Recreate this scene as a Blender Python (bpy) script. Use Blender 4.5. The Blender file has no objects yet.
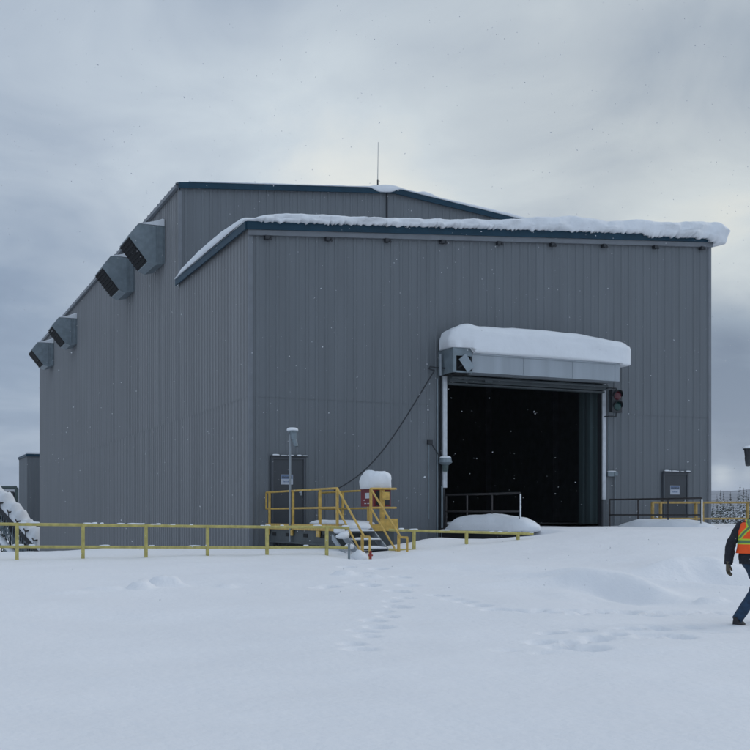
import bpy, bmesh, math, random
from mathutils import Vector, Matrix, noise
random.seed(11)
sc = bpy.context.scene
COL = sc.collection
R = math.radians
def ss(a, b, x):
    t = max(0.0, min(1.0, (x-a)/(b-a))); return t*t*(3-2*t)
def N(x, y, z=0.0): return noise.noise(Vector((x, y, z)))
def F(x, y, z=0.0, o=4): return noise.fractal(Vector((x, y, z)), 1.0, 2.0, o)

# ------------------------------------------------------------------ materials
def mat(name, col, rough=.6, metal=0.0, var=.12, vscale=3.0, bump=0.0, bscale=40.0, col2=None, streak=False, spec=.5, snow=None):
    m = bpy.data.materials.new(name); m.use_nodes = True
    nt = m.node_tree; b = nt.nodes['Principled BSDF']
    b.inputs['Roughness'].default_value = rough; b.inputs['Metallic'].default_value = metal
    b.inputs['Specular IOR Level'].default_value = spec
    tc = nt.nodes.new('ShaderNodeTexCoord'); mp = nt.nodes.new('ShaderNodeMapping')
    nt.links.new(tc.outputs['Object'], mp.inputs['Vector'])
    if streak: mp.inputs['Scale'].default_value = (1, 1, .08)
    n = nt.nodes.new('ShaderNodeTexNoise'); n.inputs['Scale'].default_value = vscale; n.inputs['Detail'].default_value = 6
    nt.links.new(mp.outputs[0], n.inputs['Vector'])
    r = nt.nodes.new('ShaderNodeValToRGB')
    c2 = col2 or tuple(min(1, c*(1+var)) for c in col); c1 = tuple(c*(1-var) for c in col)
    r.color_ramp.elements[0].color = (*c1, 1); r.color_ramp.elements[1].color = (*c2, 1)
    r.color_ramp.elements[0].position = .3; r.color_ramp.elements[1].position = .7
    nt.links.new(n.outputs['Fac'], r.inputs['Fac'])
    out = r.outputs['Color']
    if snow is not None:                       # snow lying on upward-facing sides
        g = nt.nodes.new('ShaderNodeNewGeometry'); sx = nt.nodes.new('ShaderNodeSeparateXYZ')
        nt.links.new(g.outputs['Normal'], sx.inputs[0])
        n2 = nt.nodes.new('ShaderNodeTexNoise'); n2.inputs['Scale'].default_value = 1.5; n2.inputs['Detail'].default_value = 3
        nt.links.new(tc.outputs['Object'], n2.inputs['Vector'])
        ad = nt.nodes.new('ShaderNodeMath'); ad.operation = 'ADD'
        nt.links.new(sx.outputs['Z'], ad.inputs[0]); nt.links.new(n2.outputs['Fac'], ad.inputs[1])
        gt = nt.nodes.new('ShaderNodeMath'); gt.operation = 'GREATER_THAN'; gt.inputs[1].default_value = snow
        nt.links.new(ad.outputs[0], gt.inputs[0])
        mx = nt.nodes.new('ShaderNodeMix'); mx.data_type = 'RGBA'
        nt.links.new(gt.outputs[0], mx.inputs['Factor']); nt.links.new(out, mx.inputs['A'])
        mx.inputs['B'].default_value = (.75, .79, .84, 1); out = mx.outputs['Result']
    nt.links.new(out, b.inputs['Base Color'])
    if bump:
        n3 = nt.nodes.new('ShaderNodeTexNoise'); n3.inputs['Scale'].default_value = bscale; n3.inputs['Detail'].default_value = 5
        nt.links.new(tc.outputs['Object'], n3.inputs['Vector'])
        bp = nt.nodes.new('ShaderNodeBump'); bp.inputs['Strength'].default_value = bump; bp.inputs['Distance'].default_value = .05
        nt.links.new(n3.outputs['Fac'], bp.inputs['Height']); nt.links.new(bp.outputs[0], b.inputs['Normal'])
    return m
M = {
 'snow': mat('snow', (.825, .835, .86), .65, var=.02, vscale=.7, bump=.30, bscale=12, spec=.3),
 'snowcap': mat('packed_snow', (.78, .81, .85), .65, var=.03, vscale=2, bump=.35, bscale=6, spec=.3),
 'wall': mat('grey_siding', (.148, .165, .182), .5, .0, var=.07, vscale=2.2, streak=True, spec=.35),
 'wall_lit': mat('grey_siding_side_lit', (.210, .219, .231), .5, .0, var=.07, vscale=2.2, streak=True, spec=.35),  # same siding as the front; brighter side light put into the colour
 'trim': mat('grey_trim', (.165, .182, .205), .5, var=.08),
 'blue': mat('navy_fascia', (.007, .040, .070), .5, var=.15, vscale=2, spec=.3),
 'galv': mat('galvanised', (.20, .245, .275), .5, .25, var=.15, vscale=4),
 'galvlt': mat('galvanised_light', (.34, .38, .42), .45, .2, var=.12, vscale=2, streak=True),
 'hatch': mat('hatch_metal', (.26, .31, .35), .5, .2, var=.1),
 'flake': mat('snowflake', (.52, .54, .57), .9, var=.03),
 'dark': mat('dark_metal', (.022, .026, .032), .5, var=.2),
 'black': mat('black_void', (.005, .006, .008), .9, var=.2),
 'rust': mat('dark_rail', (.030, .027, .028), .6, var=.4, vscale=15),
 'yellow': mat('yellow_paint', (.56, .365, .085), .55, var=.25, vscale=8),
 'yellow2': mat('faded_yellow_paint', (.46, .40, .13), .6, var=.22, vscale=8),
 'door': mat('door_paint', (.045, .052, .062), .45, var=.10, vscale=2),
 'doorframe': mat('door_frame', (.07, .08, .095), .5, var=.1),
 'yellow3': mat('dull_yellow_paint', (.40, .27, .085), .6, var=.25, vscale=8),
 'white': mat('white_paint', (.55, .58, .62), .5, var=.12, vscale=5),
 'signw': mat('sign_white', (.46, .50, .58), .5, var=.06),
 'signb': mat('sign_blue', (.13, .19, .31), .5, var=.1),
 'red': mat('red_cabinet', (.17, .012, .022), .5, var=.25, vscale=8),
 'skirt': mat('deck_skirt', (.055, .068, .075), .6, var=.2),
 'redlens': mat('red_lens', (.085, .012, .020), .3, var=.15, vscale=20),
 'greenlens': mat('green_lens', (.008, .045, .042), .3, var=.15, vscale=20),
 'pole': mat('pole_grey', (.25, .28, .31), .5, .2, var=.1),
 'floor': mat('concrete', (.10, .10, .10), .8, var=.2),
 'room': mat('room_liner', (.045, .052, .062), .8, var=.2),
 'curtain': mat('strip_curtain', (.05, .075, .08), .4, var=.25, vscale=3, streak=True),
 'bark': mat('bark', (.06, .045, .035), .9, var=.2),
 'needle': mat('needles', (.028, .045, .036), .9, var=.35, vscale=2, snow=1.24),
 'hill': mat('hill_forest', (.05, .062, .08), .9, var=.5, vscale=.012, col2=(.20, .22, .26)),
 'skin': mat('skin', (.45, .27, .20), .55, var=.05),
 'jacket': mat('navy_jacket', (.014, .016, .024), .85, var=.25, vscale=18, bump=.5, bscale=18),
 'jeans': mat('blue_jeans', (.016, .042, .085), .85, var=.3, vscale=14, bump=.5, bscale=14),
 'orange': mat('hi_vis_orange', (.95, .095, .008), .7, var=.10, vscale=9, bump=.3, bscale=12),
 'lime': mat('hi_vis_lime', (.48, .62, .04), .6, var=.1),
 'silver': mat('reflective_band', (.10, .20, .10), .4, var=.1),
 'glove': mat('tan_glove', (.10, .085, .06), .9, var=.3, vscale=20),
 'shoe': mat('dark_shoe', (.018, .016, .02), .7, var=.2),
 'hair': mat('dark_hair', (.03, .022, .017), .8, var=.2),
 'eye': mat('eye_white', (.7, .7, .7), .3), 'lip': mat('lip', (.35, .13, .11), .5),
 'duct': mat('green_grey_pipe', (.07, .10, .10), .5, var=.2),
}
# ------------------------------------------------------------------ mesh builder
class MB:
    def __init__(s): s.v = []; s.f = []; s.m = []
    def add(s, vs, fs, mi=0):
        o = len(s.v); s.v += [tuple(v) for v in vs]
        for f in fs: s.f.append(tuple(i+o for i in f)); s.m.append(mi)
        return s
    def box(s, x0, x1, y0, y1, z0, z1, mi=0):
        vs = [(x, y, z) for z in (z0, z1) for y in (y0, y1) for x in (x0, x1)]
        return s.add(vs, [(0, 2, 3, 1), (4, 5, 7, 6), (0, 1, 5, 4), (2, 6, 7, 3), (0, 4, 6, 2), (1, 3, 7, 5)], mi)
    def tube(s, p0, p1, r, n=8, r1=None, mi=0, cap=True):
        p0 = Vector(p0); p1 = Vector(p1); d = (p1-p0).normalized()
        a = d.orthogonal().normalized(); b = d.cross(a); r1 = r if r1 is None else r1
        vs = []
        for p, rr in ((p0, r), (p1, r1)):
            for k in range(n):
                t = 2*math.pi*k/n; vs.append(p+(a*math.cos(t)+b*math.sin(t))*rr)
        fs = [(k, (k+1) % n, n+(k+1) % n, n+k) for k in range(n)]
        if cap: fs += [tuple(range(n-1, -1, -1)), tuple(range(n, 2*n))]
        return s.add(vs, fs, mi)
    def beam(s, p0, p1, w, h, mi=0):
        p0 = Vector(p0); p1 = Vector(p1); d = (p1-p0).normalized()
        up = Vector((0, 0, 1)) if abs(d.z) < .95 else Vector((0, 1, 0))
        a = d.cross(up).normalized()*w/2; b = a.cross(d).normalized()*h/2
        vs = [p+q for p in (p0, p1) for q in (-a-b, a-b, a+b, -a+b)]
        return s.add(vs, [(0, 1, 2, 3), (7, 6, 5, 4), (0, 4, 5, 1), (1, 5, 6, 2), (2, 6, 7, 3), (3, 7, 4, 0)], mi)
    def path(s, pts, r, n=6, mi=0):
        for a, b in zip(pts, pts[1:]): s.tube(a, b, r, n, mi=mi)
        return s
    def prism(s, poly, off, mi=0):               # poly of 3D points, extruded by off
        n = len(poly); off = Vector(off); vs = [Vector(p) for p in poly]+[Vector(p)+off for p in poly]
        return s.add(vs, [tuple(range(n-1, -1, -1)), tuple(range(n, 2*n))]+[(k, (k+1) % n, n+(k+1) % n, n+k) for k in range(n)], mi)
    def loft(s, rings, mi=0, cap=True, mf=None):
        n = len(rings[0]); vs = [p for r_ in rings for p in r_]; o = len(s.v); s.v += [tuple(v) for v in vs]
        for i in range(len(rings)-1):
            for k in range(n):
                s.f.append((o+i*n+k, o+i*n+(k+1) % n, o+(i+1)*n+(k+1) % n, o+(i+1)*n+k))
                s.m.append(mf(i, k) if mf else mi)
        if cap:
            s.f.append(tuple(o+k for k in range(n-1, -1, -1))); s.m.append(mi)
            s.f.append(tuple(o+(len(rings)-1)*n+k for k in range(n))); s.m.append(mi)
        return s
    def build(s, name, mats, parent=None, smooth=False, loc=None, fixn=False):
        me = bpy.data.meshes.new(name)
        if loc is not None:
            L = Vector(loc); s.v = [tuple(Vector(v)-L) for v in s.v]
        me.from_pydata(s.v, [], s.f); me.update()
        if fixn:
            bm = bmesh.new(); bm.from_mesh(me); bmesh.ops.recalc_face_normals(bm, faces=bm.faces); bm.to_mesh(me); bm.free()
        if not isinstance(mats, (list, tuple)): mats = [mats]
        for q in mats: me.materials.append(M[q])
        me.polygons.foreach_set('material_index', s.m)
        if smooth: me.polygons.foreach_set('use_smooth', [True]*len(s.f))
        o = bpy.data.objects.new(name, me); COL.objects.link(o)
        if loc is not None: o.location = loc
        if parent: o.parent = parent
        return o
def tag(o, label=None, cat=None, group=None, kind=None):
    if label: o['label'] = label
    if cat: o['category'] = cat
    if group: o['group'] = group
    if kind: o['kind'] = kind
    return o
def empty(name, loc, label, cat, group=None):
    o = bpy.data.objects.new(name, None); o.empty_display_size = .3; o.location = loc; COL.objects.link(o)
    return tag(o, label, cat, group)
def part(mb, name, mats, root, **k):
    """mb is in world coords; the object is placed relative to its (untransformed-rotation) root"""
    L = Vector(root.matrix_world.translation) if False else world_loc(root)
    mb.v = [tuple(Vector(v)-L) for v in mb.v]
    return mb.build(name, mats, root, **k)
def world_loc(o):
    L = Vector(o.location)
    while o.parent: o = o.parent; L += Vector(o.location)
    return L
def sweld(mb): return mb
def superell(mb, c, lx, ly, h, e1=.5, e2=.5, nu=64, nv=20, amp=.05, fr=1.3, seed=0, below=0.0, mi=0, warp=None, strata=.05):
    """pillow of snow: flat-ish bottom at c.z-below, rounded sides"""
    def sp(x, e): return math.copysign(abs(x)**e, x)
    vs = []; fs = []
    for j in range(nv+1):
        ph = -math.pi/2+math.pi*j/nv
        for i in range(nu):
            t = 2*math.pi*i/nu
            x = lx*sp(math.cos(ph), e1)*sp(math.cos(t), e2); y = ly*sp(math.cos(ph), e1)*sp(math.sin(t), e2)
            zz = sp(math.sin(ph), e1); z = zz*h if zz > 0 else zz*below
            d = amp*F((c[0]+x)*fr, (c[1]+y)*fr, z*fr+seed)
            d += strata*min(lx, ly)*N(z*9, (c[0]+x)*.35, seed)*(1 if zz > 0 else 0)
            L = math.sqrt((x/lx)**2+(y/ly)**2)+1e-6
            x += d*(x/lx)/L*.8; y += d*(y/ly)/L*.8
            if zz > 0: z += d*zz
            p = [c[0]+x, c[1]+y, c[2]+z]
            if warp: p = warp(*p)
            vs.append(p)
    for j in range(nv):
        for i in range(nu):
            fs.append((j*nu+i, j*nu+(i+1) % nu, (j+1)*nu+(i+1) % nu, (j+1)*nu+i))
    return mb.add(vs, fs, mi)

# ------------------------------------------------------------------ camera
CU, CV, CZ = -10.187, -32.148, 1.5
cam = bpy.data.cameras.new('camera'); co = bpy.data.objects.new('camera', cam); COL.objects.link(co)
co.location = (CU, CV, CZ); co.rotation_euler = (R(90), 0, R(-24.18))
cam.sensor_width = 36; cam.lens = 1080/750*36; cam.shift_y = .188; cam.clip_end = 20000; cam.clip_start = .1
sc.camera = co
RX, RY = math.cos(R(24.18)), -math.sin(R(24.18)); FX, FY = math.sin(R(24.18)), math.cos(R(24.18))
def D(x, Z):            # photograph column and distance -> ground position
    a = (x-375)/1080; return CU+Z*(a*RX+FX), CV+Z*(a*RY+FY)

# ------------------------------------------------------------------ ground
def base(u, v):
    L = .05+.47*ss(-22, -8.5, v)+.12*ss(-8.5, -6, v)-1.8*ss(-5.5, 14, v)
    Rr = .05+1.09*ss(-21, -6, v)
    w1 = ss(.5, 9.5, u); w2 = ss(6.75, 7.5, u); k = ss(-6.6, -5.3, v)
    w = w1+(w2-w1)*k
    z = L+(Rr-L)*w
    z -= 7.5*ss(6, 110, v) + 6.0*ss(24, 120, u)*(1-ss(6, 110, v)) + 5*ss(-20, -140, u)*(1-ss(6, 110, v))*ss(-18, 10, v)
    return z
def gs(u, v, cx, cy, sx, sy, a, rot=0.0):
    c, s_ = math.cos(rot), math.sin(rot); x = (u-cx)*c+(v-cy)*s_; y = -(u-cx)*s_+(v-cy)*c
    q = (x/sx)**2+(y/sy)**2
    return a*math.exp(-q) if q < 9 else 0.0
def gs2(u, v, cx, cy, sx, sy, a, rot=0.0):
    c, s_ = math.cos(rot), math.sin(rot); x = (u-cx)*c+(v-cy)*s_; y = -(u-cx)*s_+(v-cy)*c
    q = (x/sx)**2+(y/sy)**2
    return a*math.exp(-q*q) if q < 4 else 0.0
FEET = [(-1.47,-13.92),(-1.91,-15.13),(-2.52,-16.0),(-2.82,-16.85),(-3.21,-17.24),(-3.37,-17.79),(-3.81,-18.23),(-4.01,-18.82),(-4.41,-19.22),(-4.62,-19.85),(-4.99,-20.2),(-5.14,-20.71),(-5.54,-21.18),(-5.65,-21.66),
 (-2.07,-16.64),(-2.18,-17.26),(-2.14,-17.64),(-2.17,-18.11),(-2.24,-18.68),(-2.06,-18.85),(-1.9,-19.12),(-1.69,-19.3),(-1.43,-19.5),(-.95,-19.41),(-.6,-19.52),(-.32,-19.73),(.19,-19.65),(.64,-19.66),(.93,-19.76),
 (-3.47,-22.16),(-3.16,-22.0),(-3.28,-22.44),(-2.7,-21.78),(-2.33,-21.62),(-1.76,-21.19),(-2.13,-21.92),(-1.35,-21.13),(-3.46,-21.76),(-2.94,-21.16),(-2.49,-21.12),(-.78,-21.12),(-1.76,-22.09),
 (-3.54,-15.07),(-3.32,-14.97),(-2.65,-14.5),(-2.57,-14.99),(-1.9,-13.2),(-1.2,-12.3),(-1.6,-11.6),(-.9,-10.8)]
rf = random.Random(5)
FT = [(x, y, rf.uniform(.12, .18), rf.uniform(.10, .15), rf.uniform(.04, .085), rf.uniform(-.9, .9)) for x, y in FEET]
# soft scuffs where the walkers dragged their feet through the snow
for k in range(60):
    t = rf.random(); x = -2.2+3.4*t+rf.gauss(0, .12); y = -18.9-.9*t+rf.gauss(0, .1)
    FT.append((x, y, rf.uniform(.12, .28), rf.uniform(.05, .1), rf.uniform(.012, .035), rf.uniform(-.5, .1)))
for k in range(26):
    x = rf.uniform(-4.2, 0); y = -22.3+.25*(x+4)+rf.gauss(0, .15)
    FT.append((x, y, rf.uniform(.1, .25), rf.uniform(.05, .09), rf.uniform(.012, .03), rf.uniform(-.5, .5)))
CLUMP = [(-7.7,-14.93,.35,.12,.04,0),(-7.04,-14.56,.3,.15,.05,.2),(-6.47,-14.55,.19,.16,.11,0),(-5.95,-14.1,.28,.22,.15,.1),(-6.35,-14.4,.15,.12,.06,0),(-5.72,-14.3,.14,.1,.04,0),(-5.0,-14.5,.16,.12,.05,0),(-4.86,-14.3,.3,.06,.03,0),
 (-2.4,-13.4,.22,.14,.09,0),(1.98,-18.38,.3,.15,.075,.1),(-2.0,-13.9,.14,.1,.05,0)]
cells = {}
for q in FT:
    for a in range(int((q[0]-.9)//1), int((q[0]+.9)//1)+1):
        for b in range(int((q[1]-.9)//1), int((q[1]+.9)//1)+1): cells.setdefault((a, b), []).append(q)
def scarp(u, v, px, Z, hl, w, h, sl, back):
    cx, cy = D(px, Z); a, b = u-cx, v-cy; l = a*RX+b*RY; t = a*FX+b*FY+sl*l+.12*math.sin(l*2.6+px)+.10*N(u*1.7, v*1.7, px)+.05*N(u*4, v*4, px)
    if abs(l) > hl*2.2 or t < -1.5 or t > back*5: return 0.0
    return h*ss(0, w, t)*math.exp(-max(0, t-w)/back)*math.exp(-(abs(l)/hl)**3)-.25*h*math.exp(-((t+.1)/.7)**2)*math.exp(-(l/hl)**2)
def ground(u, v, fine=True):
    z = base(u, v)
    r = math.hypot(u-2, v+14)
    z += .05*F(u*.22, v*.22, 3.1, 3)*(1 if r < 40 else 4)
    if not fine: return z
    z += .020*F(u*.9, v*1.3, 7.7, 4)+.006*abs(F(u*2.2+v, v*4, 2.2, 3))
    z += scarp(u, v, 628, 18.0, .85, 1.0, .34, .55, 1.0)+scarp(u, v, 702, 21.0, 1.0, .7, .24, -.15, 1.2)+scarp(u, v, 590, 16.9, .55, .8, .12, -.3, .8)
    z += scarp(u, v, 470, 21.5, 1.6, 1.0, .08, .1, 1.5)+scarp(u, v, 120, 14.0, 2.2, 1.2, .05, .1, 1.5)
    # wind scoops and the drift edge beside the walker
    z -= gs(u, v, 1.3, -17.3, 1.4, .6, .10, -.25)
    z += gs(u, v, 2.2, -15.6, 2.2, .28, .18, -.75)
    z += gs(u, v, .3, -15.6, 1.3, .35, .09, -.2)
    z -= gs(u, v, 4.6, -15.9, 1.6, .42, .26, -.1)
    z += gs(u, v, 5.0, -14.9, 1.9, .45, .07, -.1)
    z += .035*math.sin((u*.8+v*1.0)*1.5+1.4*N(u*.4, v*.4, 2))*ss(-1.5, 1, u)*ss(9, 5, u)*ss(-20, -17, v)*ss(-12, -15, v)
    # hump and dips along the fence
    z += gs(u, v, -4.6, -5.2, 1.6, 1.2, .10); z -= gs(u, v, -6.6, -6.5, 1.5, 1.6, .05)
    z -= gs(u, v, .3, -8.0, .7, .8, .17); z += gs(u, v, 1.6, -8.7, .7, .8, .10)
    z += gs(u, v, 3.0, -6.6, 1.0, .7, .14); z -= gs(u, v, 5.9, -5.7, .9, .6, .12)
    for q in cells.get((int(u//1), int(v//1)), ()):
        d = gs2(u, v, *q[:4], q[4]*2.3, q[5]); z -= d
        z += gs(u, v, q[0], q[1], q[2]*1.7, q[3]*1.7, q[4]*.28, q[5])
    for q in CLUMP:
        if abs(u-q[0]) < 1 and abs(v-q[1]) < 1:
            qq = ((u-q[0])/q[2])**2+((v-q[1])/q[3])**2
            if qq < 1.6: z += q[4]*(1-ss(.2, 1.6, qq))*(1+.3*N(u*9, v*9))
    return z
def axis(lo, hi, st, far):
    a = [lo+i*st for i in range(int((hi-lo)/st)+1)]
    s_, x = st, lo; L = []
    while x > -far: s_ *= 1.16; x -= s_; L.append(x)
    s_, x = st, a[-1]; H = []
    while x < far: s_ *= 1.16; x += s_; H.append(x)
    return L[::-1]+a+H
xs = axis(-10, 10, .06, 5000); ys = axis(-28, -8, .06, 5000)
g = MB(); nx = len(xs)
for y in ys:
    for x in xs:
        fine = -14 < x < 22 and -30 < y < 0
        g.v.append((x, y, ground(x, y, fine)))
for j in range(len(ys)-1):
    for i in range(nx-1):
        g.f.append((j*nx+i, j*nx+i+1, (j+1)*nx+i+1, (j+1)*nx+i)); g.m.append(0)
tag(g.build('ground', 'snow', smooth=True), kind='structure')

# hills on the horizon
h = MB(); n = 260; rings = 16
for j in range(rings+1):
    for i in range(n+1):
        az = R(-60+170*i/n); rr = 2300+j*150
        t = j/rings
        hh = (122+34*F(az*3.3, 1.7, 0, 3)+10*F(az*14, 4, 0, 3))*math.sin(min(1, t*1.25)*math.pi/2)
        hh += 10*F(az*20, t*6, 2, 4)*t
        h.v.append((CU+rr*math.sin(az+R(24)), CV+rr*math.cos(az+R(24)), -14+hh))
for j in range(rings):
    for i in range(n):
        h.f.append((j*(n+1)+i, j*(n+1)+i+1, (j+1)*(n+1)+i+1, (j+1)*(n+1)+i)); h.m.append(0)
tag(h.build('hills', 'hill', smooth=True), kind='structure')

# ------------------------------------------------------------------ building
B = empty('industrial_building', (0, 0, 0), 'tall windowless grey ribbed-metal industrial building with navy roof trim and a big dark doorway', 'building')
W, L1, L2 = 18.12, 8.86, 51.4
def aroof(u): return 10.62+.082*u
def mroof(u): return 14.27+.098*(u if u < 9.06 else 18.12-u)
def siding(mb, s0, s1, bot, top, place, pitch=.33, depth=.026, breaks=(), zsplit=None, out=0.0, hole=None, mi=0):
    """trapezoid rib sheets; place(s, d, z) maps along-wall, outward distance and height to world"""
    pts = []; s = s0
    prof = [(0, 0), (.5, 0), (.58, 1), (.80, 1), (.88, 0)]
    k = 0
    while s < s1-1e-6:
        for a, d in prof:
            q = s0+pitch*(k+a)
            if q < s1-.001: pts.append((q, d*depth))
        k += 1; s = s0+pitch*k
    pts.append((s1, 0))
    for b in breaks:
        pts = [p for p in pts if abs(p[0]-b) > .02]+[(b, 0)]
    pts.sort()
    tiers = [(None, zsplit, 0.0), (zsplit, None, .012)] if zsplit else [(None, None, 0)]
    for (a, da), (b, db) in zip(pts, pts[1:]):
        for z0, z1, o in tiers:
            lo0 = bot(a+1e-4) if z0 is None else max(z0-.03, bot(a+1e-4)); lo1 = bot(b-1e-4) if z0 is None else max(z0-.03, bot(b-1e-4))
            hi0 = top(a) if z1 is None else z1; hi1 = top(b) if z1 is None else z1
            if hi0 <= lo0+.001 and hi1 <= lo1+.001: continue
            vs = [place(a, da+o+out, lo0), place(b, db+o+out, lo1), place(b, db+o+out, hi1), place(a, da+o+out, hi0)]
            mb.add(vs, [(0, 1, 2, 3)], mi)
DU0, DU1, DZ = 6.78, 13.13, 6.3
fw = MB()
def fb(s): return DZ if DU0 < s < DU1 else -2.0
siding(fw, 0, W, fb, aroof, lambda s, d, z: (s, -d, z), breaks=(DU0, DU1), zsplit=5.24)
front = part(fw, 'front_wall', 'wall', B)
lw = MB()
siding(lw, 0, L1, lambda s: -3., lambda s: 10.6, lambda s, d, z: (-d, s, z), zsplit=5.24, pitch=.36, depth=.04)
siding(lw, L1, L2, lambda s: -10., lambda s: 14.25, lambda s, d, z: (-d, s, z), zsplit=5.24, pitch=.36, depth=.04)
part(lw, 'side_wall', 'wall_lit', B)
gw = MB(); siding(gw, 0, W, lambda s: 10.4, mroof, lambda s, d, z: (s, L1-d, z))
part(gw, 'gable_wall', 'wall', B)
rw = MB()
siding(rw, 0, L1, lambda s: -3., lambda s: aroof(W), lambda s, d, z: (W+d, s, z))
siding(rw, L1, L2, lambda s: -10., lambda s: 14.25, lambda s, d, z: (W+d, s, z))
part(rw, 'side_wall', 'wall_lit', B)
bw = MB(); siding(bw, 0, W, lambda s: -10., mroof, lambda s, d, z: (s, L2+d, z)); part(bw, 'rear_wall', 'wall', B)
# corner trims
for bx in (((-.06, .07, -.06, -.042, -1, 10.36), (-.06, -.042, -.042, .08, -1, 10.36)), ((W-.08, W+.06, -.06, -.042, -1, 11.85), (W+.042, W+.06, -.042, .09, -1, 11.85)), ((-.06, .06, L1-.06, L1-.042, 10.4, 14.0), (-.06, -.042, L1-.042, L1+.06, 10.3, 14.2))):
    t = MB(); t.box(*bx[0]); t.box(*bx[1]); part(t, 'corner_trim', 'trim', B)
# roofs
r_ = MB()
r_.add([(-.15, -.2, aroof(-.15)-.04), (W+.2, -.2, aroof(W+.2)-.04), (W+.2, L1, aroof(W+.2)-.04), (-.15, L1, aroof(-.15)-.04)], [(0, 1, 2, 3)])
part(r_, 'lower_roof', 'trim', B)
r_ = MB()
for a, b in ((-.14, 9.06), (9.06, W+.14)):
    za, zb = mroof(max(0, min(W, a))), mroof(max(0, min(W, b)))
    if a < 0: za -= .014
    if b > W: zb -= .014
    r_.prism([(a, L1-.12, za), (b, L1-.12, zb), (b, L1-.12, zb+.05), (a, L1-.12, za+.05)], (0, L2-L1+.3, 0))
k = L1
while k < L2:                                    # standing ribs whose ends show along the eave
    r_.prism([(-.17, k, 14.26), (9.0, k, mroof(9.0)), (9.0, k, mroof(9)+.06), (-.17, k, 14.315)], (0, .07, 0)); k += .62
part(r_, 'upper_roof', 'trim', B, fixn=True)
def fascia(pts, off, h, mats='blue'):
    f = MB(); n = len(pts)
    for a, b in zip(pts, pts[1:]):
        f.prism([(a[0], a[1], a[2]-h), (b[0], b[1], b[2]-h), b, a], off)
    return part(f, 'fascia', mats, B, fixn=True)
fascia([(-.16, -.16, aroof(-.16)), (W+.1, -.16, aroof(W+.1))], (0, -.05, 0), .27)
fascia([(-.16, -.16, aroof(0)), (-.16, L1-.05, aroof(0))], (-.05, 0, 0), .28)
fascia([(-.1, L1-.14, mroof(0)+.03), (9.06, L1-.14, mroof(9.06)+.04), (W+.1, L1-.14, mroof(W)+.03)], (0, -.05, 0), .22)
s_ = MB(); s_.prism([(-.1, -.05, aroof(0)-.44), (W+.05, -.05, aroof(W)-.44), (W+.05, -.05, aroof(W)-.27), (-.1, -.05, aroof(0)-.27)], (0, -.10, 0))
part(s_, 'soffit_trim', 'trim', B, fixn=True)
e = MB(); e.box(-.19, -.06, L1, L2, 14.10, 14.24); part(e, 'eave_trim', 'trim', B)
def fx(x):   # photograph column on the front wall plane -> u
    a = (x-375)/1080; return CU+(-CV)/(a*RY+FY)*(a*RX+FX)
for x in (266.5, 327, 386, 441.5, 497.5, 551, 602.5, 653.5, 700):
    u = fx(x); z = aroof(u)-.50
    l = MB(); l.box(u-.10, u+.03, -.20, -.05, z-.06, z+.055); l.tube((u+.09, -.17, z-.045), (u+.09, -.05, z+.02), .04, 8); l.box(u+.03, u+.13, -.12, -.05, z+.02, z+.055)
    part(l, 'eave_bracket', 'dark', B)
# conduit below the gable peak
c = MB(); c.box(8.72, 8.77, L1-.09, L1-.04, 11, 15.0); part(c, 'conduit', 'dark', B)
# interior
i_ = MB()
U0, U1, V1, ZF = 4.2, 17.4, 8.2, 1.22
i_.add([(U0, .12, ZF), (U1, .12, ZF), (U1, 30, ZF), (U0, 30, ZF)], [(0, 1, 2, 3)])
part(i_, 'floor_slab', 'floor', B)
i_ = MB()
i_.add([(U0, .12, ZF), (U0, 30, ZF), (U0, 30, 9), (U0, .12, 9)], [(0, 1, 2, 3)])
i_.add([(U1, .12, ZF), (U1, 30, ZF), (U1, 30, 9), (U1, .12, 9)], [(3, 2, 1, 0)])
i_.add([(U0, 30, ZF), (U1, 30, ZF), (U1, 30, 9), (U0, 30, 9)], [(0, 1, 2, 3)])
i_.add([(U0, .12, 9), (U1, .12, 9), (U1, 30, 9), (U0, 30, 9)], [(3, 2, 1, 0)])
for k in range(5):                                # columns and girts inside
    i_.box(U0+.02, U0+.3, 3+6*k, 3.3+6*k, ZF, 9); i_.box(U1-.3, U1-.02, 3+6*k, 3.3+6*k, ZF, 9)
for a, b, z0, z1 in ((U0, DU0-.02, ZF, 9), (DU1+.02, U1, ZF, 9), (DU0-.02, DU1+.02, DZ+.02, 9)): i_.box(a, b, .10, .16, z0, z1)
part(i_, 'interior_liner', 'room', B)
cu = MB(); v0 = .2
for k in range(5): cu.box(DU1-.03-.10*(k % 2), DU1+.06, v0+.22*k, v0+.22*k+.205, ZF, DZ-.1)
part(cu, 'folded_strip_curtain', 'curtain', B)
# doorway trims
for a_, b_ in ((DU0-.16, DU0), (DU1, DU1+.06)):
    d = MB(); d.box(a_, b_, -.10, .14, 1.0, DZ); part(d, 'doorway_jamb', 'dark', B)
d = MB(); d.box(DU0-.11, DU0+.03, -.18, -.105, 3.15-.7, DZ-.05); part(d, 'door_guide', 'white', B)
d = MB(); d.box(DU1+.0, DU1+.13, -.17, -.105, 2.1, DZ-.05); part(d, 'door_guide', 'white', B)
hd = MB(); hd.box(DU0+.04, DU1-.0, -.35, -.12, 5.98, 6.18); hd.box(DU0+.04, DU1, -.28, -.02, 5.90, 5.955); hd.tube((DU0+.05, -.45, 6.12), (DU1, -.45, 6.12), .05, 8)
hd.box(DU0+.5, DU0+.7, -.5, -.36, 6.05, 6.13); hd.box(DU0+1.3, DU0+1.6, -.5, -.36, 6.0, 6.10)
part(hd, 'rolled_door_header', 'skirt', B)
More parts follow.
